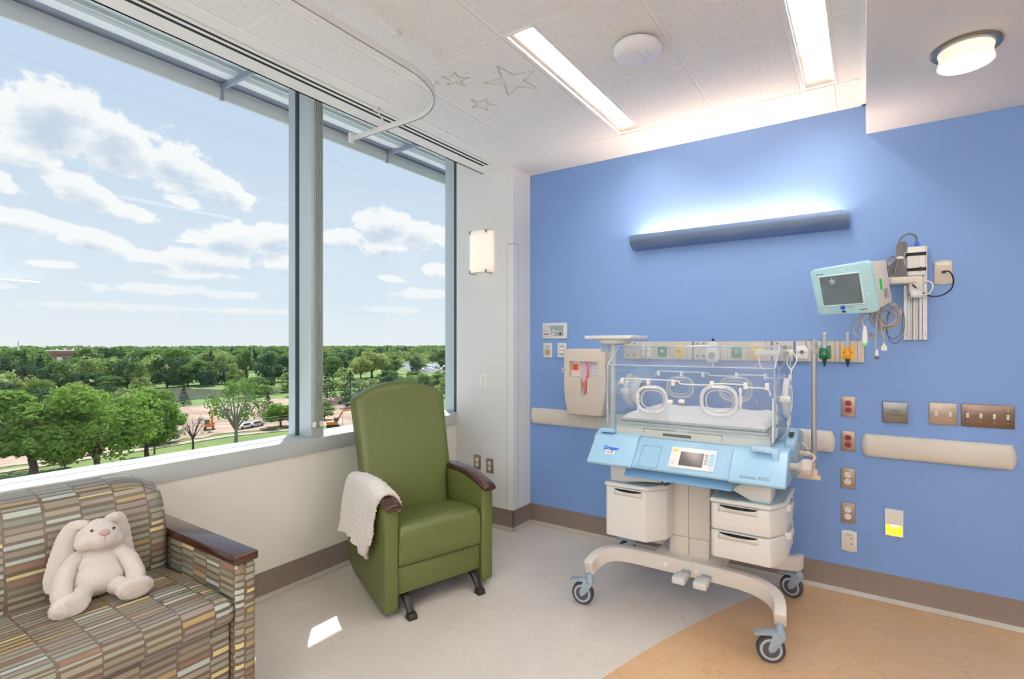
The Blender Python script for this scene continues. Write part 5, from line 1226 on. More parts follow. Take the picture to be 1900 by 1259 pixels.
nz = w.new('ShaderNodeTexNoise', i_Scale=1.4, i_Detail=4.0); w.link(mp.outputs[0], nz.inputs['Vector'])
w.link(w.mix(nz.outputs[0], S4(66, 29, 20), S4(46, 20, 15)), w.n['Principled BSDF'].inputs['Base Color'])

def sofa():
    t = thing('sofa', 'patterned brown sofa with a dark wooden arm cap under the window', 'sofa', (-2.37, 0.17, 0))
    ya0, ya1 = 0.957, 1.031; yl = -0.69; xf, xb = -1.944, -2.80
    for i, (a, b) in enumerate(((ya0, ya1), (yl-0.074, yl))):
        MB().box(xb, xf, a, b, 0.03, 0.608).build('arm', fab, t, bevel=0.016, seg=3, boxuv=buv)
        MB().box(xb, xf+0.008, a-0.006, b+0.004, 0.609, 0.642).build('arm_cap', wood, t, bevel=0.006, seg=3)
        for x in (xf-0.05, xb+0.05): MB().box(x-0.02, x+0.02, (a+b)/2-0.02, (a+b)/2+0.02, 0.0, 0.03).build('foot', black_m, t)
    MB().box(-2.66, -1.972, yl+0.002, ya0-0.003, 0.045, 0.398).build('front_panel', fab, t, bevel=0.012, seg=3, boxuv=buv)
    # seat cushion with a slightly crowned top and soft edges
    def seat(u, v):
        # v runs around the section: underside-front, front, top, back
        y0, y1 = yl+0.004, ya0-0.004; y = y0+(y1-y0)*u
        sec = [(-2.52, 0.405), (-1.955, 0.405), (-1.942, 0.412), (-1.936, 0.435), (-1.936, 0.470), (-1.942, 0.492), (-1.960, 0.503), (-2.05, 0.508), (-2.20, 0.510), (-2.36, 0.507), (-2.50, 0.500), (-2.54, 0.492)]
        k = v*(len(sec)-1); i = min(int(k), len(sec)-2); f = k-i
        x = sec[i][0]*(1-f)+sec[i+1][0]*f; z = sec[i][1]*(1-f)+sec[i+1][1]*f
        e = min(y-y0, y1-y); 
        if z > 0.45: z -= 0.022*max(0, 1-e/0.03)**2+0.006*max(0, 1-e/0.12)
        if x > -1.96: x -= 0.012*max(0, 1-e/0.025)**2
        z += 0.002*math.sin(9*y+4*x)
        return (x, y, z)
    m = MB(); m.grid(seat, 80, 33)
    for q in (0, 1):
        m.add([seat(q, v/33) for v in range(34)], [tuple(range(34))])
    m.build('seat_cushion', fab, t, boxuv=buv, ang=60, weld=True)
    # back: rounded section, dropping toward its end
    sec = [(-2.470, 0.47), (-2.466, 0.51), (-2.462, 0.58), (-2.466, 0.66), (-2.480, 0.74), (-2.502, 0.800), (-2.525, 0.832), (-2.556, 0.851), (-2.60, 0.862), (-2.66, 0.866), (-2.72, 0.862), (-2.77, 0.848), (-2.795, 0.82), (-2.80, 0.75), (-2.80, 0.30)]
    def back(u, v):
        y0, y1 = yl+0.004, ya0-0.006; y = y0+(y1-y0)*u
        k = v*(len(sec)-1); i = min(int(k), len(sec)-2); f = k-i
        x = sec[i][0]*(1-f)+sec[i+1][0]*f; z = sec[i][1]*(1-f)+sec[i+1][1]*f
        e = min(y1-y, y-y0); q = max(0, 1-e/0.16)
        z -= (z-0.47)/0.4*0.052*q**2.6 if z > 0.47 else 0
        q2 = max(0, 1-e/0.03); x -= 0.020*q2**2 if x > -2.6 else 0
        return (x, y, z)
    m = MB(); m.grid(back, 110, 56)
    for q in (0, 1): m.add([back(q, v/56) for v in range(57)], [tuple(range(57))])
    m.build('back', fab, t, boxuv=buv, ang=50, weld=True)
sofa()

# ------------------------------------------------------------------ plush rabbit
plush = pmat('plush_cream', S(236, 225, 217), 0.95, sheen=0.3, bump=(420, 0.7, 0.006))
plush2 = pmat('plush_nose', S(186, 160, 148), 0.7)
def remeshed(mb, name, mat, parent, vox, smooth_it=6, noise=0.0, fscale=110):
    o = mb.build(name, mat, parent, smooth=True)
    md = o.modifiers.new('r', 'REMESH'); md.mode = 'VOXEL'; md.voxel_size = vox
    sm = o.modifiers.new('s', 'SMOOTH'); sm.iterations = smooth_it; sm.factor = 0.5
    dg = bpy.context.evaluated_depsgraph_get(); dg.update()
    me = bpy.data.meshes.new_from_object(o.evaluated_get(dg)); o.modifiers.clear(); o.data = me
    if noise:
        from mathutils import noise as nzm
        vs = [v.co+v.normal*noise*nzm.noise(v.co*fscale) for v in me.vertices]
        for v, c in zip(me.vertices, vs): v.co = c
    me.polygons.foreach_set('use_smooth', [True]*len(me.polygons)); return o
def rabbit():
    base = Vector((-2.352, 0.690, 0.507))
    t = thing('plush_rabbit', 'cream plush rabbit with long ears sitting on the sofa seat', 'soft toy', base)
    M = Matrix.Translation(base) @ Matrix.Rotation(R(-10), 4, 'Z') @ Matrix.Rotation(R(-9), 4, 'Y')
    Mf = Matrix.Translation(base) @ Matrix.Rotation(R(-10), 4, 'Z')
    E = lambda *a: Euler([R(q) for q in a]).to_matrix()
    b = MB(M)
    b.ball((0.0, 0, 0.062), 0.062, 0.080, 0.062); b.ball((-0.004, 0, 0.105), 0.050, 0.064, 0.062); b.ball((-0.006, 0, 0.145), 0.040, 0.052, 0.045)
    # head tipped up, with muzzle
    Mh = M @ Matrix.Translation((0.004, 0.004, 0.205)) @ Matrix.Rotation(R(8), 4, 'Z') @ Matrix.Rotation(R(-12), 4, 'Y') @ Matrix.Rotation(R(-6), 4, 'X')
    b.M = Mh; b.ball((0, 0, 0), 0.052, 0.066, 0.053); b.ball((0.030, 0, -0.014), 0.040, 0.050, 0.036); b.ball((0.0, 0.0, 0.03), 0.036, 0.045, 0.034); b.ball((0.012, -0.036, -0.018), 0.034, 0.034, 0.030); b.ball((0.012, 0.036, -0.018), 0.034, 0.034, 0.030)
    remeshed(b, 'body', plush, t, 0.0036, 3, 0.0026, 190)
    for s in (-1, 1):
        m = MB(M); q = (0.062, s*0.100, 0.030)
        m.tube(smooth_path([(-0.004, s*0.046, 0.150), (0.014, s*0.078, 0.120), (0.040, s*0.096, 0.072), q], 5), [0.020]+[0.024]*5+[0.027]*5+[0.029]*4+[0.025], 14); m.ball(q, 0.026); m.ball((-0.004, s*0.046, 0.150), 0.022)
        remeshed(m, 'arm', plush, t, 0.0034, 3, 0.0026, 190)
        m = MB(Mf)
        m.tube([(0.03, s*0.045, 0.032), (0.085, s*0.064, 0.033), (0.120, s*0.074, 0.036)], [0.032, 0.028, 0.030], 14)
        m.ball((0.126, s*0.084, 0.038), 0.026, 0.056, 0.040, rot=E(0, 0, s*(-14) if s < 0 else 8) @ E(s*-6, 0, 0))
        m.ball((0.105, s*0.076, 0.036), 0.03, 0.042, 0.034)
        remeshed(m, 'leg', plush, t, 0.0034, 3, 0.0026, 190)
    for s in (-1, 1):
        so = MB(Mf); r_ = E(0, 0, -14 if s < 0 else 8) @ E(s*-6, 0, 0)
        so.ball((0.1475, s*0.084, 0.038), 0.008, 0.046, 0.031, nu=28, nv=14, rot=r_)
        remeshed(so, 'foot_sole', pmat('plush_sole', S(226, 212, 202), 0.95, bump=(420, 0.7, 0.006), sheen=0.3), t, 0.0032, 2, 0.0012)
    # ears: long flat lobes hanging beside the head
    def ear(pts, ws, name):
        P = smooth_path(pts, 6); n = len(P); m = MB(); vs = []; k = 16
        for i, p in enumerate(P):
            f = i/(n-1); a = f*(len(ws)-1); j = min(int(a), len(ws)-2); wd = ws[j]*(1-a+j)+ws[j+1]*(a-j)
            tg_ = (P[min(i+1, n-1)]-P[max(i-1, 0)]).normalized()
            side = tg_.cross(Vector((1, 0.15, 0.2))).normalized(); nn = side.cross(tg_).normalized()
            for q in range(k):
                th_ = 2*PI*q/k; vs.append(p+side*wd*math.cos(th_)+nn*0.011*math.sin(th_)*(1-0.4*abs(math.cos(th_))))
        m.M = M
        m.add(vs, [(i*k+q, i*k+(q+1) % k, (i+1)*k+(q+1) % k, (i+1)*k+q) for i in range(n-1) for q in range(k)]+[tuple(range(k))[::-1], tuple(range((n-1)*k, n*k))])
        remeshed(m, name, plush, t, 0.0036, 3, 0.0024, 190)
    ear([(0.005, -0.022, 0.258), (-0.005, -0.062, 0.256), (-0.014, -0.080, 0.215), (-0.016, -0.094, 0.150), (-0.014, -0.110, 0.085), (-0.010, -0.118, 0.045)], [0.012, 0.022, 0.030, 0.036, 0.034, 0.016], 'ear')
    ear([(0.006, 0.024, 0.262), (-0.006, 0.060, 0.262), (-0.022, 0.070, 0.228), (-0.036, 0.076, 0.165), (-0.040, 0.086, 0.105), (-0.038, 0.090, 0.075)], [0.012, 0.020, 0.026, 0.032, 0.030, 0.015], 'ear')
    MB(Mh).ball((0.0690, 0.0, 0.003), 0.007, 0.017, 0.011, nu=18, nv=10).build('nose', plush2, t)
    for s in (-1, 1): MB(Mh).ball((0.0475, s*0.031, 0.018), 0.0045, nu=12, nv=8).build('eye', pmat('eye_black', S(34, 34, 44), 0.15), t)
    MB(Mh).tube([(0.072, 0.0, -0.006), (0.0715, 0.001, -0.018), (0.067, 0.001, -0.030)], 0.0012, 6).build('mouth_stitch', pmat('stitch_tone', S(170, 148, 138), 0.8), t)
rabbit()

# ------------------------------------------------------------------ green glider recliner
def vinyl():
    mt = pmat('green_vinyl', S(90, 97, 50), 0.42, spec=0.4); w = NT(mt.node_tree); b = w.n['Principled BSDF']; tc = w.n['Texture Coordinate']
    vo = w.new('ShaderNodeTexVoronoi', i_Scale=85.0); w.link(tc.outputs['Object'], vo.inputs['Vector'])
    wn = w.new('ShaderNodeSeparateXYZ'); w.link(vo.outputs['Color'], wn.inputs[0])
    dot = w.m('MULTIPLY', w.m('LESS_THAN', vo.outputs['Distance'], 0.20), w.m('GREATER_THAN', wn.outputs[0], 0.55))
    w.link(w.mix(w.m('MULTIPLY', dot, 0.4), S4(90, 97, 50), S4(146, 134, 82)), b.inputs['Base Color'])
    nz = w.new('ShaderNodeTexNoise', i_Scale=420.0); w.link(tc.outputs['Object'], nz.inputs['Vector'])
    bp = w.new('ShaderNodeBump', i_Strength=0.12, i_Distance=0.002); w.link(nz.outputs[0], bp.inputs['Height']); w.link(bp.outputs[0], b.inputs['Normal'])
    return mt
green = vinyl()
CH = Matrix.Translation((-1.972, 2.045, 0)) @ Matrix.Rotation(R(-18.2), 4, 'Z')
def arch(x): # top of the arm panel along its length (x from 0 at the front to -0.56)
    q = (x+0.30)/0.30; return 0.622-0.055*max(0, q)**2-0.024*max(0, -q)**2
def recliner():
    t = thing('recliner_chair', 'green vinyl glider armchair with dark curved wooden arm caps', 'armchair', CH.translation, R(-18.2))
    for s in (-1, 1):
        y0, y1 = (0.252, 0.325) if s > 0 else (-0.325, -0.252)
        top = [(0.0-0.56*i/14, arch(-0.56*i/14)) for i in range(15)]
        poly = [(-0.012, 0.030), (0.0, 0.045)]+top+[(-0.565, 0.19), (-0.545, 0.135), (-0.44, 0.090), (-0.25, 0.058), (-0.10, 0.036)]
        MB(CH).prism(poly, 'y', y0, y1).build('arm_panel', green, t, bevel=0.014, seg=3, ang=50)
        cap = MB(CH); n = 26; vs = []
        prof = [(-0.042, 0.004), (-0.047, 0.014), (-0.043, 0.026), (-0.030, 0.033), (0, 0.036), (0.030, 0.033), (0.043, 0.026), (0.047, 0.014), (0.042, 0.004), (0.030, 0.000), (-0.030, 0.000)]
        yc = (y0+y1)/2
        for i in range(n+1):
            x = 0.028-0.60*i/n; z = arch(min(x, 0.0)) - (0.010*(x/0.028)**2 if x > 0 else 0)
            sc_ = 1.0 if 0 < i < n else 0.86
            for (a, b) in prof: vs.append((x, yc+a*sc_, z+0.018+(b-0.018)*sc_))
        k = len(prof)
        cap.add(vs, [(i*k+q, i*k+(q+1) % k, (i+1)*k+(q+1) % k, (i+1)*k+q) for i in range(n) for q in range(k)]+[tuple(range(k)), tuple(range(n*k, (n+1)*k))])
        cap.build('arm_cap', wood, t, bevel=0.004, seg=2, ang=60)
    # seat cushion
    def seat(u, v):
        y = -0.249+0.498*u
        sec = [(-0.46, 0.300), (-0.02, 0.255), (-0.004, 0.258), (0.004, 0.275), (0.004, 0.40), (-0.002, 0.432), (-0.018, 0.453), (-0.045, 0.463), (-0.12, 0.464), (-0.25, 0.448), (-0.40, 0.425), (-0.48, 0.41)]
        k = v*(len(sec)-1); i = min(int(k), len(sec)-2); f = k-i
        x = sec[i][0]*(1-f)+sec[i+1][0]*f; z = sec[i][1]*(1-f)+sec[i+1][1]*f
        e = min(u, 1-u)*0.498
        if z > 0.36: z -= 0.014*max(0, 1-e/0.025)**2
        if z > 0.36: z += 0.006*math.sin(PI*u)
        if x > -0.03: x -= 0.012*max(0, 1-e/0.02)**2
        return (x, y, z)
    m = MB(CH); m.grid(seat, 40, 44)
    for q in (0, 1): m.add([seat(q, v/44) for v in range(45)], [tuple(range(45))])
    m.build('seat_cushion', green, t, ang=50, weld=True)
    MB(CH).prism([(-0.018, 0.105), (-0.018, 0.248), (-0.44, 0.30), (-0.44, 0.13)], 'y', -0.249, 0.249).build('front_panel', green, t, bevel=0.008, seg=2)
    # back: waisted sides, arched top, gentle lumbar curve
    def hw(z):
        q = min(1, max(0, (z-0.585)/0.11)); q = q*q*(3-2*q)
        return 0.249+0.030*q+0.012*max(0, (z-0.75)/0.35)
    def ztop(y): return 1.172-0.088*(abs(y)/0.29)**2.2
    def xf(z): q = (z-0.42)/0.75; return -0.385-0.150*q-0.022*math.sin(2*PI*q*0.9)*-1*0.6
    n, mm = 36, 40
    def fr(u, v, side):
        a = 2*u-1; zc = 0.40+v*0.75; 
        y = a*hw(zc); z = 0.40+v*(ztop(y)-0.40)
        ed = min(1, min((1-abs(a))*hw(zc)/0.045, (1-v)/0.05))
        bulge = math.sqrt(max(0, 1-(1-ed)**2))
        if side == 0: x = xf(z)-0.022*(1-bulge)
        else: x = xf(z)-0.115+0.018*(1-bulge)
        return (x, y, z)
    m = MB(CH); m.grid(lambda u, v: fr(u, v, 0), n, mm); m.grid(lambda u, v: fr(u, v, 1), n, mm)
    rim = [fr(0, v/mm, 0) for v in range(mm+1)]+[fr(u/n, 1, 0) for u in range(1, n+1)]+[fr(1, 1-v/mm, 0) for v in range(1, mm+1)]
    rim2 = [fr(0, v/mm, 1) for v in range(mm+1)]+[fr(u/n, 1, 1) for u in range(1, n+1)]+[fr(1, 1-v/mm, 1) for v in range(1, mm+1)]
    k = len(rim); m.add(rim+rim2, [(i, i+1, k+i+1, k+i) for i in range(k-1)])
    m.add([fr(u/n, 0, 0) for u in range(n+1)]+[fr(u/n, 0, 1) for u in range(n+1)], [(i, i+1, n+2+i, n+1+i) for i in range(n)])
    m.build('backrest', green, t, weld=True, ang=55)
    bl = pmat('glider_black', S(26, 24, 24), 0.4)
    MB(CH).box(-0.46, -0.06, -0.225, 0.225, 0.085, 0.112).build('glider_frame', bl, t, bevel=0.004)
    for y in (-0.205, 0.205):
        for x0, sg in ((-0.04, 1), (-0.46, -1)):
            o = MB(CH); o.tube(smooth_path([(x0-sg*0.08, y, 0.100), (x0, y, 0.092), (x0+sg*0.05, y, 0.066), (x0+sg*0.085, y, 0.018)], 5), 0, flat=(0.036, 0.020))
            o.build('leg', bl, t, bevel=0.002, ang=50)
            MB(CH).hexa([(x0+sg*0.062-0.0*sg, y-0.024, 0), (x0+sg*0.116, y-0.024, 0), (x0+sg*0.116, y+0.024, 0), (x0+sg*0.062, y+0.024, 0), (x0+sg*0.072, y-0.020, 0.036), (x0+sg*0.108, y-0.020, 0.030), (x0+sg*0.108, y+0.020, 0.030), (x0+sg*0.072, y+0.020, 0.036)]).build('foot_pad', bl, t, bevel=0.003)
recliner()

# throw blanket over the near arm of the recliner
def blanket():
    t = thing('throw_blanket', 'cream textured throw blanket draped over the near arm of the green chair', 'blanket', CH @ Vector((-0.28, -0.29, 0.64)), R(-18.2))
    from mathutils import noise as nz_
    xa, xb = -0.525, -0.055; n, m_ = 110, 130
    yo, yi = -0.345, -0.236
    def path(x):
        f = (x-xa)/(xb-xa); zt = arch(x)+0.044
        zo = 0.335-0.055*max(0, 1-abs(f-0.80)/0.32)+0.06*max(0, (f-0.86)/0.14)
        return [(yo-0.016, zo), (yo-0.010, zt-0.20), (yo-0.002, zt-0.05), (yo+0.010, zt-0.016), (yo+0.030, zt), ((yo+yi)/2, zt+0.004), (yi-0.030, zt), (yi-0.006, zt-0.016), (yi+0.006, zt-0.05), (yi+0.012, zt-0.085-0.012*f)]
    def fn(u, v):
        x = xa+(xb-xa)*u
        P = path(x); 
        ds = [0]
        for a, b in zip(P[:-1], P[1:]): ds.append(ds[-1]+math.hypot(b[0]-a[0], b[1]-a[1]))
        s = v*ds[-1]; i = 0
        while i < len(P)-2 and ds[i+1] < s: i += 1
        f = (s-ds[i])/(ds[i+1]-ds[i]); y = P[i][0]*(1-f)+P[i+1][0]*f; z = P[i][1]*(1-f)+P[i+1][1]*f
        low = max(0, 1-v/0.55)
        x += -0.020*low*(1-u)-0.045*low*u*u + 0.012*math.sin(12*v)*low
        y += -0.016*low*(0.5+0.5*math.sin(13*u+1.0))-0.010*low*math.sin(29*u)
        q = Vector((x*46, s*62, 0.0)); d = nz_.noise(q)*0.0085+nz_.noise(q*2.6)*0.0030
        if v < 0.52: return (x, y-abs(d)-0.001, z)
        return (x, y+(d if v > 0.72 else 0), z+(abs(d) if v <= 0.72 else 0))
    o = MB(CH); o.grid(fn, n, m_)
    o.build('cloth', pmat('blanket_cream', S(240, 234, 226), 0.95, sheen=0.4, bump=(120, 0.6, 0.008)), t, solid=0.011, ang=180)
    # turned-under front edge: a thick fleecy roll
    ed = []
    for k in range(60): 
        p = Vector(fn(1, k/59)); ed.append((p.x+0.001, p.y, p.z))
    r_ = [0.010+0.0022*math.sin(k*2.3) for k in range(60)]
    MB(CH).tube(ed, r_, 10).build('fleece_edge', pmat('blanket_fleece', S(236, 224, 212), 0.95, bump=(140, 0.8, 0.010)), t, ang=180)
    bk = []
    for k in range(40):
        p = Vector(fn(0.80+0.18*k/39, 0.0)); bk.append((p.x, p.y+0.004, p.z-0.002))
    MB(CH).tube(bk, 0.009, 8).build('fleece_edge', MATS['blanket_fleece'], t, ang=180)
blanket()
# ------------------------------------------------------------------ outdoors: the ground lies 20.6 m below the room's floor
ZG = -20.6
def ground_mat(name, c1, c2, scale, rough=0.9):
    mt = pmat(name, c1, rough, spec=0.2); w = NT(mt.node_tree); b = w.n['Principled BSDF']; tc = w.n['Texture Coordinate']
    a = w.new('ShaderNodeTexNoise', i_Scale=scale, i_Detail=8.0, i_Roughness=0.65); w.link(tc.outputs['Object'], a.inputs['Vector'])
    w.link(w.mix(w.smooth(a.outputs[0], 0.38, 0.62), c1+(1,), c2+(1,)), b.inputs['Base Color']); return mt
grass = ground_mat('meadow_grass', S(112, 132, 72), S(90, 114, 62), 0.035)
dirt = ground_mat('site_dirt', S(172, 150, 134), S(140, 118, 104), 0.11)
asphalt = ground_mat('asphalt', S(124, 126, 134), S(112, 114, 122), 0.2)
paving = ground_mat('pale_paving', S(172, 156, 144), S(160, 144, 132), 0.2)
water = pmat('pond_water', S(120, 124, 108), 0.08, spec=0.6)
G0 = MB(); G0.add([(-4000, -3000, ZG), (-6, -3000, ZG), (-6, 4000, ZG), (-4000, 4000, ZG)], [(0, 1, 2, 3)])
struct(G0.build('ground', grass))
def patch(name, pts, m, dz):
    o = MB(); o.add([(x, y, ZG+dz) for x, y in pts], [tuple(range(len(pts)))]); return struct(o.build(name, m))
def rough_edge(pts, n, amp, seed):
    r_ = random.Random(seed); out = []
    for (a, b) in zip(pts, pts[1:]+pts[:1]):
        for k in range(n):
            f = k/n; out.append((a[0]+(b[0]-a[0])*f+r_.uniform(-amp, amp), a[1]+(b[1]-a[1])*f+r_.uniform(-amp, amp)))
    return out
patch('ground_dirt', rough_edge([(-128, 2), (-131, 40), (-134, 62), (-127, 84), (-112, 84), (-118, 110), (-140, 140), (-170, 148), (-200, 122), (-203, 78), (-178, 66), (-168, 10)], 6, 1.6, 1), dirt, 0.10)
patch('ground_bounce', [(-6.5, -300), (-95, -300), (-100, 40), (-100, 160), (-6.5, 160)], pmat('bounce_pale', S(174, 178, 184), 0.9), 0.10)  # unseen pale sheet, added to bounce neutral light up to the ceiling
patch('road_1', [(-96, -60), (-103, -60), (-119, 62), (-113, 110), (-106, 110), (-112, 62)], asphalt, 0.12)
patch('path_1', [(-119.5, -60), (-122, -60), (-129, 40), (-131, 62), (-126, 78), (-124, 77), (-128.5, 62), (-126.2, 40)], paving, 0.14)
patch('pond', rough_edge([(-222, 78), (-238, 72), (-262, 90), (-292, 104), (-296, 118), (-262, 122), (-252, 150), (-250, 200), (-262, 250), (-236, 246), (-205, 214), (-212, 196), (-224, 160), (-230, 120)], 5, 2.2, 2), water, 0.16)
patch('ground_parking', [(-272, 286), (-300, 282), (-470, 390), (-420, 420), (-300, 330)], asphalt, 0.14)
patch('ground_lot', [(-640, 150), (-780, 175), (-840, 260), (-640, 215)], paving, 0.14)

def leaf_mat(name, c1, c2, transl=0.45):
    mt = bpy.data.materials.new(name); mt.use_nodes = True; w = NT(mt.node_tree); w.n.clear(); MATS[name] = mt
    out = w.new('ShaderNodeOutputMaterial'); d = w.new('ShaderNodeBsdfDiffuse'); tr = w.new('ShaderNodeBsdfTranslucent'); mx = w.new('ShaderNodeMixShader'); mx.inputs[0].default_value = transl
    oi = w.new('ShaderNodeObjectInfo'); tc = w.new('ShaderNodeTexCoord'); n = w.new('ShaderNodeTexNoise', i_Scale=9.0, i_Detail=3.0); w.link(tc.outputs['Object'], n.inputs['Vector'])
    f = w.m('ADD', w.m('MULTIPLY', oi.outputs['Random'], 0.6), w.m('MULTIPLY', n.outputs[0], 0.4))
    col = w.mix(f, c1+(1,), c2+(1,)); w.link(col, d.inputs[0]); w.link(col, tr.inputs[0])
    w.link(d.outputs[0], mx.inputs[1]); w.link(tr.outputs[0], mx.inputs[2]); w.link(mx.outputs[0], out.inputs[0]); return mt
leaf_a = leaf_mat('leaf_fresh', S(130, 162, 76), S(108, 144, 72))
leaf_m = leaf_mat('leaf_mid', S(128, 152, 88), S(92, 124, 78))
leaf_p = leaf_mat('leaf_pale', S(164, 176, 112), S(142, 160, 104))
leaf_d = leaf_mat('leaf_dark', S(84, 112, 80), S(70, 98, 78), 0.2)
leaf_c = leaf_mat('needle_dark', S(66, 92, 74), S(54, 78, 68), 0.15)
bark = pmat('bark', S(86, 76, 68), 0.9)
barkp = pmat('bark_pale', S(140, 132, 124), 0.9)

def leaves(mb, r_, centres, per, size):
    for (c, rx, rz) in centres:
        for _ in range(per):
            d = Vector((r_.gauss(0, 1), r_.gauss(0, 1), r_.gauss(0.25, 1))).normalized(); q = r_.uniform(0.72, 1.05)
            p = Vector(c)+Vector((d.x*rx*q, d.y*rx*q, d.z*rz*q))
            n = (d+Vector((r_.gauss(0, .5), r_.gauss(0, .5), r_.gauss(0.3, .5)))).normalized(); a = n.cross(Vector((r_.gauss(0, 1), r_.gauss(0, 1), r_.gauss(0, 1)))).normalized(); b = n.cross(a)
            s = size*r_.uniform(0.6, 1.2)
            mb.add([p-a*s, p-b*s*0.7, p+a*s, p+b*s*0.7], [(0, 1, 2, 3)])
def proto(kind, seed, per, size, leaf):
    """a tree one metre tall and about one metre wide, as trunk and crown meshes"""
    r_ = random.Random(seed); tr = MB(); cr = MB()
    if kind == 'conifer':
        tr.cyl((0, 0, 0), (0, 0, 0.9), 0.022, 0.006, n=6); cs = []
        for k in range(9):
            z = 0.10+0.88*k/9; w_ = 0.46*(1-k/9.2)**0.9
            for q in range(max(3, 8-k)):
                a = 2*PI*q/max(3, 8-k)+k; cs.append(((0.62*w_*math.cos(a), 0.62*w_*math.sin(a), z), w_*0.42, 0.05))
        cs.append(((0, 0, 0.96), 0.03, 0.05)); leaves(cr, r_, cs, per, size)
    else:
        bare = kind in ('bare', 'sparse'); h0 = {'broad': 0.22, 'round': 0.08, 'bush': 0.05, 'bare': 0.32, 'sparse': 0.25}[kind]
        if kind != 'bush' or True: tr.tube([(0, 0, 0), (0.01, 0, h0*0.5), (0.0, 0.01, h0)], [0.034, 0.026, 0.024], 7)
        tips = []
        for k in range(7 if not bare else 11):
            a = 2*PI*k/(7 if not bare else 11)+r_.uniform(-.3, .3); q = r_.uniform(0.18, 0.36); z = r_.uniform(0.58, 0.9)
            m1 = (q*0.45*math.cos(a), q*0.45*math.sin(a), h0+(z-h0)*0.45); e = (q*math.cos(a), q*math.sin(a), z); tips.append(e)
            tr.tube([(0, 0.0, h0*0.9), m1, e], [0.017, 0.011, 0.003], 5)
            if bare:
                for _ in range(4):
                    f = r_.uniform(0.4, 0.95); p = Vector(m1).lerp(Vector(e), f); d = Vector((r_.gauss(0, .5), r_.gauss(0, .5), r_.uniform(.3, 1))).normalized()*r_.uniform(.08, .18)
                    tr.tube([p, p+d], [0.006, 0.0015], 4)
        cs = []
        nb = {'broad': 34, 'round': 26, 'bush': 18, 'bare': 5, 'sparse': 22}[kind]
        for k in range(nb):
            a = r_.uniform(0, 2*PI); v = r_.uniform(0, 1); zc = h0+0.10+(0.92-h0-0.10)*v
            prof = math.sin(PI*(0.18+0.74*v))**0.7 if kind != 'bush' else math.sqrt(max(0.05, 1-v*v))
            q = 0.40*prof*math.sqrt(r_.uniform(0.25, 1)); b_ = r_.uniform(0.11, 0.19) if kind != 'bare' else 0.06
            if kind == 'sparse': b_ *= 0.8
            cs.append(((q*math.cos(a), q*math.sin(a), zc), b_, b_*0.85))
        leaves(cr, r_, cs, per, size)
    return tr, cr, leaf
SRC = {}
def tree(key, x, y, h, wd, label, group, name='tree', rz=None):
    kind, seed, per, size, leaf, bk = PROTO[key]
    if key not in SRC:
        t = thing(name, label, 'tree', (0, 0, 0), 0, group); tr, cr, lf = proto(kind, seed, per, size, leaf)
        a = tr.build('trunk', bk, t); b = cr.build('crown', lf, t, smooth=False); SRC[key] = t; c = t
    else:
        c = copy_tree(SRC[key]); c.name = name; c['label'] = label; c['category'] = 'tree'
        if group: c['group'] = group
        elif 'group' in c.keys(): del c['group']
    c.location = (x, y, ZG); c.scale = (wd, wd, h); c.rotation_euler.z = random.uniform(0, 6.28) if rz is None else rz
    return c
PROTO = {
    'A1': ('broad', 11, 260, 0.023, leaf_a, bark), 'A2': ('broad', 12, 260, 0.023, leaf_a, bark), 'A3': ('broad', 13, 240, 0.024, leaf_a, bark),
    'S': ('round', 14, 90, 0.035, leaf_a, bark), 'D': ('bush', 15, 110, 0.034, leaf_d, bark), 'B': ('bare', 16, 26, 0.020, leaf_p, bark), 'P': ('sparse', 17, 80, 0.022, leaf_a, barkp),
    'C': ('conifer', 18, 26, 0.028, leaf_c, bark),
    'M1': ('round', 21, 95, 0.036, leaf_m, bark), 'M2': ('round', 22, 95, 0.036, leaf_m, bark), 'M3': ('broad', 23, 90, 0.034, leaf_p, bark), 'M4': ('round', 24, 95, 0.036, leaf_d, bark), 'M5': ('bush', 25, 70, 0.040, leaf_p, bark),
    'F1': ('round', 31, 24, 0.055, leaf_m, bark), 'F2': ('round', 32, 24, 0.055, leaf_d, bark), 'F3': ('broad', 33, 24, 0.055, leaf_p, bark), 'F4': ('conifer', 34, 6, 0.06, leaf_c, bark),
}
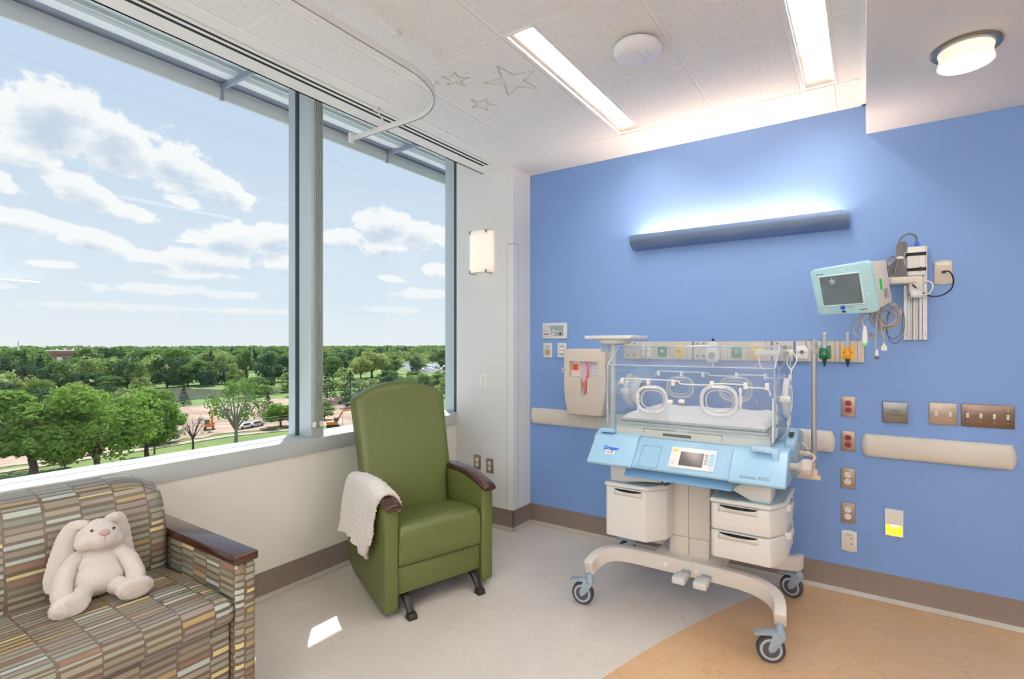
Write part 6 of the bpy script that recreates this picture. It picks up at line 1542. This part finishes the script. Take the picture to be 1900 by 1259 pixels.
NEAR = [('A1', -117.3, 26.0, 14.3, 16.5, 'broad fresh-green tree at the far left behind the sofa, left of a twin', 'broadleaf_tree'),
    ('A2', -108.3, 31.5, 15.0, 13.0, 'broad fresh-green tree with a forked trunk, above the plush rabbit', 'broadleaf_tree'),
    ('A3', -117.9, 41.9, 13.3, 10.5, 'fresh-green tree beside the utility pole, right of the forked tree', 'broadleaf_tree'),
    ('S', -121.1, 30.9, 4.6, 4.6, 'small young tree under the gap between the two broad trees', 'young_tree'),
    ('D', -132.6, 50.3, 4.8, 8.0, 'low dark spreading tree behind the utility pole', 'dark_tree'),
    ('B', -118.8, 50.1, 8.2, 6.5, 'nearly bare tree with upright branches in front of the excavator', 'bare_tree'),
    ('P', -117.2, 57.7, 14.5, 12.0, 'tall sparse tree with pale branches, left of the window mullion', 'sparse_tree'),
    ('C', -206.4, 84.2, 6.9, 5.2, 'small lone conifer between the pond and the bare dirt', 'conifer_tree'),
    ('A3', -132.2, 76.3, 6.3, 7.6, 'bright green tree against the left side of the window mullion', 'broadleaf_tree'),
    ('C', -182.0, 123.9, 10.9, 9.0, 'dark conifer just right of the window mullion', 'conifer_tree'),
    ('C', -192.9, 142.7, 10.4, 10.0, 'dark conifer left of the green chair back', 'conifer_tree'),
    ('D', -151.8, 110.8, 5.8, 6.2, 'dark round bush beside the white street lamp', 'bush'),
    ('S', -134.5, 90.7, 5.2, 6.0, 'round green tree at the lower right of the window mullion', 'young_tree'),
    ('C', -155.2, 85.7, 6.6, 7.0, 'dark spiky conifer on the dirt left of the mullion', 'conifer_tree')]
for k, x, y, h, w_, lab, nm in NEAR: tree(k, x, y, h, w_*(1.3 if k[0] == 'A' else 1.1), lab, None, nm)
MID = [(-287.5, 56.4, 11.0, 11.0), (-322.4, 71.3, 12.3, 15.2), (-322.7, 80.5, 13.4, 11.7), (-315.2, 85.1, 8.4, 7.1), (-319.8, 92.3, 7.9, 12.6), (-305.8, 94.2, 6.7, 11.8), (-313.6, 103.2, 14.0, 12.4), (-283.4, 98.5, 7.2, 9.4), (-298, 101.7, 13.3, 9.2), (-304.9, 116.8, 15.1, 14.0), (-302.8, 125.2, 11.3, 11.3), (-304.9, 132.2, 13.4, 16.3), (-305.0, 140.8, 9.5, 13.7), (-297.9, 145.2, 11.9, 11.9), (-308.0, 157.8, 18.3, 12.0), (-289.5, 159.5, 17.2, 12.9), (-290.0, 168.9, 15.1, 10.1), (-367.0, 166.4, 17.8, 21.4), (-444.1, 177.2, 18.4, 25.4), (-479.0, 173.1, 17.0, 21.2), (-506.5, 156.1, 18.7, 25.5), (-566.5, 158.2, 18.4, 21.2), (-535.3, 120.8, 16.4, 21.3), (-573.3, 114.7, 17.0, 22.1), (-281.2, 195.6, 14.0, 13.4), (-268.7, 206.3, 13.4, 14.0), (-277.6, 221.7, 17.1, 22.1), (-275.0, 236.5, 11.0, 14.7), (-216.2, 184.2, 7.9, 13.1), (-204.5, 190.7, 7.5, 12.2), (-314.4, 297.8, 10.6, 15.9), (-334.7, 345.0, 16.3, 29.8), (-196.4, 189.2, 5.4, 8.5), (-200.8, 161.0, 5.8, 9.5), (-205.7, 233.7, 4.9, 9.9), (-225.1, 124.3, 3.9, 10.2), (-222.6, 132.8, 4.8, 10.7), (-218.8, 115.2, 8.0, 11.6), (-207.1, 127.2, 10.2, 10.0), (-216.2, 150.6, 5.4, 12.3)]
r_ = random.Random(9)
for i, (x, y, h, w_) in enumerate(MID):
    k = ('M1', 'M2', 'M4', 'M3', 'M1', 'M4', 'M2', 'M5')[r_.randrange(8)] if h > 6.5 else 'M5'
    tree(k, x, y, h, w_*1.12, 'rounded green tree in the woods around the pond', 'trees around the pond', 'woodland_tree')
# belt of more distant trees, thinning into the flat horizon woods
DONE = [(x, y, w_) for x, y, h, w_ in MID]
n = 0
while n < 165:
    az = R(r_.uniform(38.5, 82)); d = r_.uniform(360, 900)**1.0
    x, y = -d*math.sin(az), d*math.cos(az)
    if any((x-bx_)**2+(y-by_)**2 < rr for bx_, by_, rr in ((-715, 190, 110**2), (-350, 345, 70**2), (-640, 175, 60**2), (-580, 150, 40**2))): continue
    k = ('F1', 'F2', 'F3', 'F1', 'F2', 'F4')[r_.randrange(6)]
    h = r_.uniform(12, 17)*(1.15 if k == 'F4' else 1); w_ = h*(r_.uniform(1.0, 1.5) if k != 'F4' else r_.uniform(0.5, 0.8))
    if any((x-a)**2+(y-b)**2 < (0.5*(w_+c))**2 for a, b, c in DONE): continue
    DONE.append((x, y, w_))
    tree(k, x, y, h, w_, 'distant tree in the dense woods below the horizon', 'trees of the distant woods', 'distant_tree'); n += 1
# thicket filling the meadow on both sides of the pond
n = 0
while n < 74:
    az = R(r_.uniform(38.5, 80)); d = r_.uniform(205, 360)
    x, y = -d*math.sin(az), d*math.cos(az); w_ = r_.uniform(7, 14)
    if (-300 < x < -205 and 70 < y < 255 and (x > -258 or y < 124)) or (x > -207 and y < 150) or r_.random() < 0.25: continue
    if any((x-a)**2+(y-b)**2 < (0.36*(w_+c))**2 for a, b, c in DONE): continue
    DONE.append((x, y, w_)); tree(('M5', 'M1', 'M2', 'M4', 'M5')[r_.randrange(5)], x, y, r_.uniform(4.5, 9), w_, 'leafy thicket shrub between the pond and the distant woods', 'thicket around the pond', 'thicket_shrub'); n += 1
def forest():
    cr = MB(); q = random.Random(44)
    for i in range(1500):
        az = R(q.uniform(36, 84)); d = 900+1900*q.random()**1.3; x, y = -d*math.sin(az), d*math.cos(az); h = q.uniform(11, 19); w_ = h*q.uniform(0.8, 1.5)
        M0 = cr.M; cr.M = Matrix.Translation((x, y, ZG)) @ Matrix.Diagonal((w_, w_, h, 1))
        cs = [((q.uniform(-.3, .3), q.uniform(-.3, .3), q.uniform(.45, .8)), q.uniform(.2, .34), q.uniform(.16, .24)) for _ in range(4)]
        leaves(cr, q, cs, 9, 0.13); cr.M = M0
    o = cr.build('horizon_forest', leaf_m, None, smooth=False); tag(o, 'hazy green forest stretching along the whole horizon', 'forest'); o['kind'] = 'stuff'
forest()

# brick building beyond the trees
def building():
    x, y = -700, 182
    t = thing('brick_building', 'long brown brick building with window bands far behind the trees', 'building', (x, y, ZG), R(75))
    M = Matrix.Translation((x, y, ZG)) @ Matrix.Rotation(R(75), 4, 'Z')
    br = pmat('far_brick', S(150, 108, 98), 0.9); gl = pmat('far_glass', S(80, 96, 116), 0.2); wh = pmat('far_white', S(214, 210, 206), 0.8)
    MB(M).box(-16, 16, -8, 8, 0, 15).build('wall', br, t); MB(M).box(-17, 17, -9, 9, 15, 16).build('roof', wh, t)
    for k in range(4): MB(M).box(-10+k*6, -8+k*6, -2, 2, 16, 17.5).build('roof_unit', wh, t)
    for s in (-8.05, 8.0):
        for z in (2, 6.2, 10.4): MB(M).box(-15, 15, s, s+0.06, z, z+1.7).build('window_band', gl, t)
    MB(M).box(-9, -5, -10, -8, 0, 9).build('stair_tower', wh, t); MB(M).box(5, 9, 8, 10, 0, 9).build('stair_tower', wh, t)
building()
metal_far = pmat('galvanised', S(200, 204, 208), 0.5, 0.3)
def mast(name, label, cat, x, y, h, r0, arm=0.0, mat=None):
    t = thing(name, label, cat, (x, y, ZG)); m = mat or metal_far
    MB().cyl((x, y, ZG), (x, y, ZG+h), r0, r0*0.6, n=8).build('pole', m, t)
    if arm:
        MB().tube([(x, y, ZG+h-0.05), (x+arm*0.6, y+arm*0.8, ZG+h+0.1)], r0*0.5, 6).build('arm', m, t)
        MB().box(x+arm*0.6-0.25, x+arm*0.6+0.25, y+arm*0.8-0.12, y+arm*0.8+0.12, ZG+h, ZG+h+0.16).build('lamp_head', m, t)
    return t
mast('radio_mast', 'tall white mast rising from the trees at the far left', 'mast', -642.7, 133.3, 25, 0.9, mat=pmat('mast_white', S(230, 232, 236), 0.6))
mast('street_lamp', 'white street lamp beside the dark bush, left of the green chair', 'street lamp', -115.9, 83.4, 6.6, 0.09, 1.6)
mast('street_lamp', 'street lamp standing in front of the brick building', 'street lamp', -640, 172, 22, 0.35, 3)
def utility():
    wood_p = pmat('pole_wood', S(92, 84, 78), 0.9); x, y = -121.2, 44.3
    t = thing('utility_pole', 'wooden utility pole between the broad trees carrying wires', 'utility pole', (x, y, ZG)); h = 6.2
    MB().cyl((x, y, ZG), (x, y, ZG+h), 0.16, 0.11, n=8).build('pole', wood_p, t)
    MB().box(x-0.08, x+0.08, y-0.9, y+0.9, ZG+h-0.5, ZG+h-0.35).build('crossarm', wood_p, t)
    for k, dz in enumerate((0.35, 1.0, 1.7)):
        pts = []
        for i in range(25):
            f = i/24; pts.append((x+f*1.5, y+0.1*k+f*46, ZG+h-dz-1.2*4*f*(1-f)))
        o = MB().tube(pts, 0.030, 5).build('overhead_wire', pmat('wire_grey', S(190, 192, 196), 0.5, 0.4)); tag(o, ('upper', 'middle', 'lowest')[k]+' overhead wire running right from the wooden utility pole', 'wire')
utility()
# vehicles and machines
def car(x, y, rz, col, label, group=None, i=0):
    key = 'car'
    body = pmat('car_paint_%s' % col, {'white': S(238, 240, 242), 'silver': S(186, 190, 196), 'dark': S(60, 64, 74), 'red': S(170, 50, 46)}[col], 0.25, coat=0.4); M = Matrix.Translation((x, y, ZG+0.14)) @ Matrix.Rotation(R(rz), 4, 'Z')
    t = thing('car', label, 'car', (x, y, ZG+0.14), R(rz), group)
    MB(M).prism([(-2.2, 0.3), (-2.2, 0.75), (-1.4, 0.9), (-0.9, 1.42), (0.7, 1.42), (1.3, 0.92), (2.15, 0.75), (2.2, 0.3)], 'y', -0.85, 0.85).build('body', body, t, bevel=0.06)
    MB(M).prism([(-1.25, 0.93), (-0.85, 1.34), (0.65, 1.34), (1.1, 0.95)], 'y', -0.87, 0.87).build('window', pmat('car_glass', S(40, 46, 56), 0.1), t)
    for a in (-1.35, 1.35):
        for b in (-0.8, 0.8): MB(M).cyl((a, b-0.1, 0.32), (a, b+0.1, 0.32), 0.32, n=14).build('wheel', alum_dark, t)
    return t
car(-137.5, 70.0, 100, 'white', 'white car parked beside the sparse tree, nearer the mullion-side one')
car(-138.5, 73.2, 100, 'silver', 'silver car parked on the dirt edge left of the mullion')
lot0 = car(-300, 290, 30, 'white', 'tiny parked car in the far parking lot', 'cars in the far parking lot')
for k in range(34):
    c = copy_tree(lot0); row, col_ = divmod(k+1, 9)
    c.location = (-300-col_*11-row*2.5, 294+col_*8+row*13-row*1.0, ZG+0.14); c.rotation_euler.z = R(120)
def excavator(x, y, rz, boom, label):
    M = Matrix.Translation((x, y, ZG)) @ Matrix.Rotation(R(rz), 4, 'Z'); t = thing('excavator', label, 'excavator', (x, y, ZG), R(rz))
    og = pmat('digger_orange', S(226, 128, 52), 0.5); 
    for s in (-0.9, 0.9): MB(M).prism([(-1.6, 0.15), (-1.2, 0.0), (1.2, 0.0), (1.6, 0.15), (1.6, 0.5), (1.2, 0.7), (-1.2, 0.7), (-1.6, 0.5)], 'y', s-0.25, s+0.25).build('track', alum_dark, t)
    MB(M).box(-1.6, 1.0, -1.0, 1.0, 0.8, 1.7).build('engine_deck', og, t, bevel=0.1); MB(M).box(0.1, 1.1, -1.0, 0.0, 1.7, 2.7).build('cab', pmat('cab_dark', S(70, 76, 90), 0.2), t, bevel=0.08)
    MB(M).tube([(0.8, 0.4, 1.4)]+boom[:2], 0, flat=(0.3, 0.45)).build('boom', og, t); MB(M).tube(boom[1:], 0, flat=(0.25, 0.35)).build('stick', og, t)
    e = Vector(boom[-1]); MB(M).prism([(e.x-0.5, e.z-0.6), (e.x+0.3, e.z-0.6), (e.x+0.4, e.z), (e.x-0.2, e.z+0.1)], 'y', e.y-0.45, e.y+0.45).build('bucket', og, t)
excavator(-143.6, 64.3, -20, [(2.0, 0.4, 4.2), (3.0, 0.4, 4.6), (3.8, 0.4, 2.4)], 'orange excavator on the dirt behind the bare tree')
excavator(-119.5, 83.2, 62, [(2.4, 0.4, 4.2), (4.4, 0.4, 4.4), (5.6, 0.4, 2.2)], 'orange excavator with long boom at the left of the green chair back')
def heap():
    o = MB(); q = random.Random(8)
    for k in range(70):
        M0 = Matrix.Translation((-168+q.gauss(0, 4), 118+q.gauss(0, 5), ZG+q.uniform(0.1, 1.2))) @ Euler((q.uniform(0, 3), q.uniform(0, 3), q.uniform(0, 3))).to_matrix().to_4x4(); o.M = M0
        o.box(-1.2, 1.2, -0.3, 0.3, -0.2, 0.2)
    a = o.build('rubble', pmat('rubble_grey', S(150, 134, 128), 0.9)); tag(a, 'pile of demolition rubble on the dirt beside the dark conifer', 'rubble'); a['kind'] = 'stuff'
heap()
# ------------------------------------------------------------------ aluminium sunshade fixed outside above the window
def sunshade():
    sh = pmat('shade_aluminium', S(214, 218, 222), 0.45, 0.0); sl = pmat('shade_slate', S(150, 156, 178), 0.5, 0.0); rib = pmat('shade_ribbed', S(214, 222, 224), 0.5, 0.1); wht = pmat('shade_white', S(244, 246, 248), 0.5)
    for m_, f in ((wht, 0.16), (rib, 0.09)):      # translucent sheets: they glow when the sun is on their upper side
        w = NT(m_.node_tree); o_ = w.n['Material Output']; p_ = w.n['Principled BSDF']; tr = w.new('ShaderNodeBsdfTranslucent'); tr.inputs[0].default_value = (0.9, 0.92, 0.95, 1); mx = w.new('ShaderNodeMixShader'); mx.inputs[0].default_value = f
        w.link(p_.outputs[0], mx.inputs[1]); w.link(tr.outputs[0], mx.inputs[2]); w.link(mx.outputs[0], o_.inputs[0])
    t = thing('sunshade', 'grey aluminium sunshade projecting outside above the window', 'sunshade', (-3.5, 1.0, 3.3)); y0, y1 = YF-3, 6.0
    def pr(poly, name, m):
        o = MB(); n = len(poly)
        o.add([(x, y0, z) for x, z in poly]+[(x, y1, z) for x, z in poly], [tuple(range(n)), tuple(range(n, 2*n))]+[(i, (i+1) % n, n+(i+1) % n, n+i) for i in range(n)])
        return o.build(name, m, t, ang=50)
    pr([(-4.085, 3.225), (-4.060, 3.225), (-4.050, 3.240), (-4.046, 3.285), (-4.056, 3.330), (-4.085, 3.345), (-4.10, 3.285)], 'front_tube', sh)
    pr([(-4.075, 3.340), (-3.965, 3.333), (-3.965, 3.343), (-4.075, 3.352)], 'blade', sl)
    pr([(-3.972, 3.338), (-3.845, 3.325), (-3.845, 3.360), (-3.855, 3.360), (-3.855, 3.336), (-3.972, 3.349)], 'blade', wht)
    o = MB()
    o.box(-3.852, -3.07, y0, y1, 3.356, 3.362)
    for k in range(4): o.box(-3.80+k*0.18, -3.78+k*0.18, y0, y1, 3.335, 3.357)
    o.build('ribbed_panel', rib, t)
    for y in (-1.1, 0.42-0.0, 1.90, 3.42):
        b = MB(); b.box(-4.06, -3.07, y-0.010, y+0.010, 3.290, 3.330); b.box(-4.07, -4.045, y-0.012, y+0.012, 3.215, 3.33); b.build('bracket', sl, t)
sunshade()
